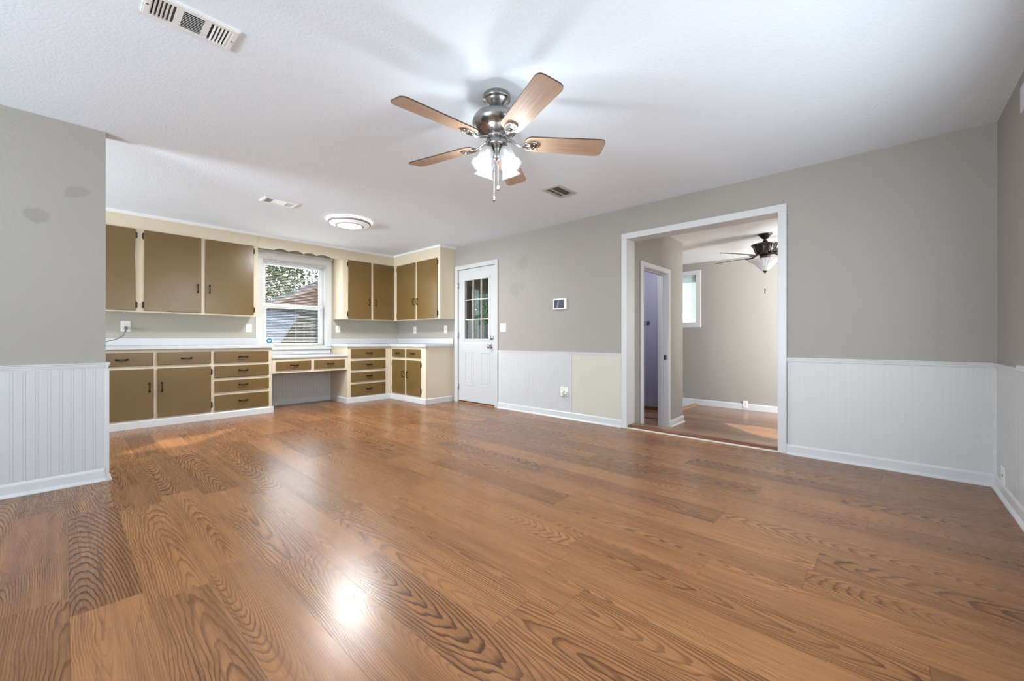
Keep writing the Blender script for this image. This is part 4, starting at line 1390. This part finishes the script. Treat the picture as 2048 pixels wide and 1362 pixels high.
b = B(); b.lathe([(.028, .476), (.026, .486), (.012, .494), (.010, .506), (0, .510)], Mf, 18, cap=False); b.obj('finial', M_BRONZE2, fan2)
b = B(); b.tube([(GX, GY, ZC - .50), (GX, GY, 1.60)], .002, 6)
for q in range(30): b.ball((GX, GY, ZC - .51 - q * .008), .003, 6, 4)
ch = b.obj('pull_chain', M_CHROME, fan2)
b = B(); b.tube([(GX, GY, 1.645), (GX, GY, 1.585)], .007, 8); b.obj('fob', M_BRONZE2, ch)

# bathroom: towel bar
tr = thing('towel_bar', (6.585, 3.15, 1.27), 'brushed metal towel bar on the purple bathroom wall', 'towel bar')
for y in (2.925, 3.40):
    b = B(); b.lathe([(.030, 0), (.030, .008), (.022, .016), (.012, .022), (.012, .050), (.016, .060), (0, .064)], frame((6.585, y, 1.270), (0, 1, 0), NXm), 20); b.obj('bracket', M_NICKEL, tr)
b = B(); b.tube([(6.535, 2.91, 1.270), (6.535, 3.415, 1.270)], .008, 10); b.obj('bar', M_NICKEL, tr)
lamp('added_fill_bathroom', 'POINT', (5.3, 2.9, 2.15), 36, (1, .97, .95), radius=.1)  # added point light with no fixture, brightens the bathroom

# ------------------------------------------------------------------ outdoors, seen through the kitchen window and the garden door
M_GRASS = mat('lawn', (0.16, 0.20, 0.08), 0.9, var=(3, 0.3))
b = B(); b.box(-14, 30, 6.86, 34, -.40, -.25); b.box(7.82, 30, -8, 6.86, -.40, -.25)
struct(b.obj('ground', M_GRASS))
M_RED = mat('red_brown_siding', (0.42, 0.20, 0.15), 0.7, var=(18, 0.25))
M_ROOF = mat('blue_grey_shingle', (0.33, 0.36, 0.42), 0.8, var=(20, 0.15))
M_FASC = mat('weathered_fascia', (0.62, 0.42, 0.36), 0.6)
M_GREYW = mat('grey_board_wall', (0.16, 0.16, 0.17), 0.8, var=(12, 0.2))
M_PALE = mat('pale_metal_sheet', (0.80, 0.83, 0.88), 0.5)
px_, py_ = 3.58, 12.0
wl, wr, hw, ez, rise, dep = .30, 4.30, 2.30, 1.80, .506, 4.2
shed = thing('shed', (px_, py_, -.25), 'red-brown gabled shed with blue-grey roof outside the kitchen window', 'shed')
X_ = lambda a: px_ + a
b = B(); b.box(X_(wl), X_(wr), py_ + .06, py_ + dep, -.25, ez); b.obj('wall', M_GREYW, shed)
b = B()
nb = 8
g0 = 1.94 - .10 + rise * wl
for k in range(nb):
    z0 = ez + (g0 + rise * (hw - wl) - ez) * k / nb; z1 = ez + (g0 + rise * (hw - wl) - ez) * (k + 1) / nb
    a0 = max(wl, hw - (g0 + rise * (hw - wl) - z0) / rise); a1 = max(wl, hw - (g0 + rise * (hw - wl) - z1) / rise)
    b.prism([(X_(a0), z0), (X_(2 * hw - a0), z0), (X_(2 * hw - a1) + .001, z1), (X_(a1), z1)], 'y', py_, py_ + .06)
    b.prism([(X_(a0), z0), (X_(2 * hw - a0), z0), (X_(2 * hw - a0), z0 + .03), (X_(a0), z0 + .03)], 'y', py_ - .03, py_)
b.obj('gable', M_RED, shed)
for sgn in (-1, 1):
    zs = lambda d: 1.94 + rise * (hw - d)
    b = B(); b.prism([(X_(hw), zs(0) - .07), (X_(hw + sgn * hw), zs(hw) - .07), (X_(hw + sgn * hw), zs(hw) + .02), (X_(hw), zs(0) + .02)], 'y', py_ - .25, py_ + dep + .2); rf = b.obj('roof', M_ROOF, shed)
    b = B(); b.prism([(X_(hw), zs(0) - .20), (X_(hw + sgn * hw), zs(hw) - .16), (X_(hw + sgn * hw), zs(hw) - .07), (X_(hw), zs(0) - .07)], 'y', py_ - .25, py_ - .19); b.obj('fascia', M_FASC, rf)
shed.rotation_euler = (0, 0, radians(-19))
aw = B()
aw.bm.verts.ensure_lookup_table()
cs = [(2.6, 12.0, 1.70), (4.43, 12.0, 1.74), (3.27, 10.0, .93), (1.9, 10.0, .90)]
vv = [aw.bm.verts.new(c) for c in cs] + [aw.bm.verts.new((c[0], c[1], c[2] - .05)) for c in cs]
for f in ((3, 2, 1, 0), (4, 5, 6, 7), (0, 1, 5, 4), (1, 2, 6, 5), (2, 3, 7, 6), (3, 0, 4, 7)): aw.bm.faces.new([vv[i] for i in f])
for (x, y, z) in ((2.0, 10.1, .9), (3.2, 10.1, .9), (2.7, 11.9, 1.65)): aw.box(x - .015, x + .015, y - .015, y + .015, -.25, z)
tag(aw.obj('lean_to_roof', M_PALE), 'pale sloping sheet-metal lean-to roof in front of the shed, outside the kitchen window', 'roof')
pal = [3.55 + .17 * k for k in range(9)]
fe = thing('picket_fence', (4.2, 9.2, -.25), 'weathered grey picket fence outside the kitchen window', 'fence')
for k, x in enumerate(pal):
    b = B(); b.prism([(x, -.25), (x + .03, -.25), (x + .03, 1.25 + .05 * (k % 3)), (x + .015, 1.30 + .05 * (k % 3)), (x, 1.25 + .05 * (k % 3))], 'y', 9.9, 9.92); b.obj('picket', mat('weathered_picket', (0.22, 0.22, 0.21), .8), fe)
b = B(); b.box(3.4, 5.2, 9.92, 9.95, .35, .42); b.box(3.4, 5.2, 9.92, 9.95, .95, 1.02); b.obj('rail', mat('weathered_picket', (0.4, 0.4, 0.4), .8), fe)


def leaf_mat(name, c1, c2):
    m = bpy.data.materials.new(name)
    m.use_nodes = True
    t = NT(m); p = t.n['Principled BSDF']
    g = t.n.new('ShaderNodeNewGeometry')
    col = t.mix(t.ss(t.noise(g.outputs['Position'], 2.5, 3), .35, .65), c1, c2)
    t.l.new(col, p.inputs['Base Color']); p.inputs['Roughness'].default_value = .55
    return m


M_LEAF = leaf_mat('oak_leaves', (0.07, 0.10, 0.035), (0.23, 0.25, 0.09))
M_LEAFD = leaf_mat('dark_leaves', (0.06, 0.20, 0.12), (0.22, 0.50, 0.32))
M_BARK = mat('bark', (0.12, 0.09, 0.07), 0.9, var=(12, 0.3))


def tree(x, y, h, r, n, label, m, leaf=.13, low=.35):
    root = thing('tree', (x, y, -.25), label, 'tree', 'trees behind the house')
    b = B()
    b.tube([(x, y, -.25), (x + .05, y, h * .3), (x - .05, y + .05, h * .55), (x, y, h * .8)], [.16, .13, .09, .04], 10)
    rnd = random.Random(int(x * 100 + y * 7))
    for k in range(7):
        a = rnd.uniform(0, 2 * pi); z0 = h * rnd.uniform(.35, .6)
        e = Vector((cos(a) * r * .8, sin(a) * r * .8, h * rnd.uniform(.15, .3)))
        b.tube([(x, y, z0), Vector((x, y, z0)) + e * .5 + Vector((0, 0, .1)), Vector((x, y, z0)) + e], [.06, .04, .015], 7)
    b.obj('trunk', M_BARK, root)
    b = B()
    for k in range(n):
        while True:
            v = Vector((rnd.uniform(-1, 1), rnd.uniform(-1, 1), rnd.uniform(-1, 1)))
            if v.length < 1: break
        v = v.normalized() * (v.length ** .6)
        c = Vector((x + v.x * r, y + v.y * r, h * (.5 + low * .5) + v.z * h * (1 - low) * .5))
        n1 = Vector((rnd.uniform(-1, 1), rnd.uniform(-1, 1), rnd.uniform(-1, 1))).normalized()
        n2 = n1.orthogonal().normalized()
        n3 = n1.cross(n2)
        s = leaf * rnd.uniform(.6, 1.3)
        q = [b.bm.verts.new(c + n2 * s), b.bm.verts.new(c + n3 * s * .5), b.bm.verts.new(c - n2 * s), b.bm.verts.new(c - n3 * s * .5)]
        b.bm.faces.new(q)
    b.obj('crown', m, root)
    return root


tree(4.6, 19.5, 6.0, 2.6, 11000, 'leafy oak tree on the left beyond the shed roof in the kitchen window', M_LEAF, .085, .15)
tree(9.6, 19.8, 6.5, 2.2, 3200, 'thin-leaved tree with bare branches above the shed roof ridge', M_LEAF, .08, .35)
tree(9.2, 9.7, 3.4, 1.0, 9000, 'dark green tree seen through the upper panes of the white door', M_LEAFD, .065, .25)
tree(11.9, 11.9, 3.6, 1.6, 2600, 'dark green shrub tree seen behind the middle panes of the white door', M_LEAFD, .10, .2)
# porch outside the garden door
M_PORCH = mat('dark_porch_timber', (0.035, 0.032, 0.030), 0.8)
po = thing('porch', (5.7, 6.2, -.25), 'dark timber porch seen through the panes of the white door', 'porch')
b = B(); b.box(XB + .01, 7.5, 4.32, 8.3, 2.18, 2.30); b.obj('roof', M_PORCH, po)
b = B(); b.box(XB + .01, 7.5, 4.32, 8.3, -.249, -.02); b.obj('deck', mat('grey_deck', (0.20, 0.19, 0.18), .8), po)
b = B(); b.box(6.2, 6.26, 6.95, 7.9, -.02, 2.18); b.obj('screen_wall', M_PORCH, po)
for (x, y) in ((7.4, 8.2), (7.4, 6.6), (7.4, 4.5)):
    b = B(); b.box(x - .05, x + .05, y - .05, y + .05, -.02, 2.18, .005); b.obj('post', mat('porch_post_grey', (0.22, 0.23, 0.25), .7), po)
b = B(); b.box(7.36, 7.44, 6.9, 7.95, -.02, 1.36); b.obj('half_wall', mat('blue_grey_siding', (0.50, 0.60, 0.70), .6), po)
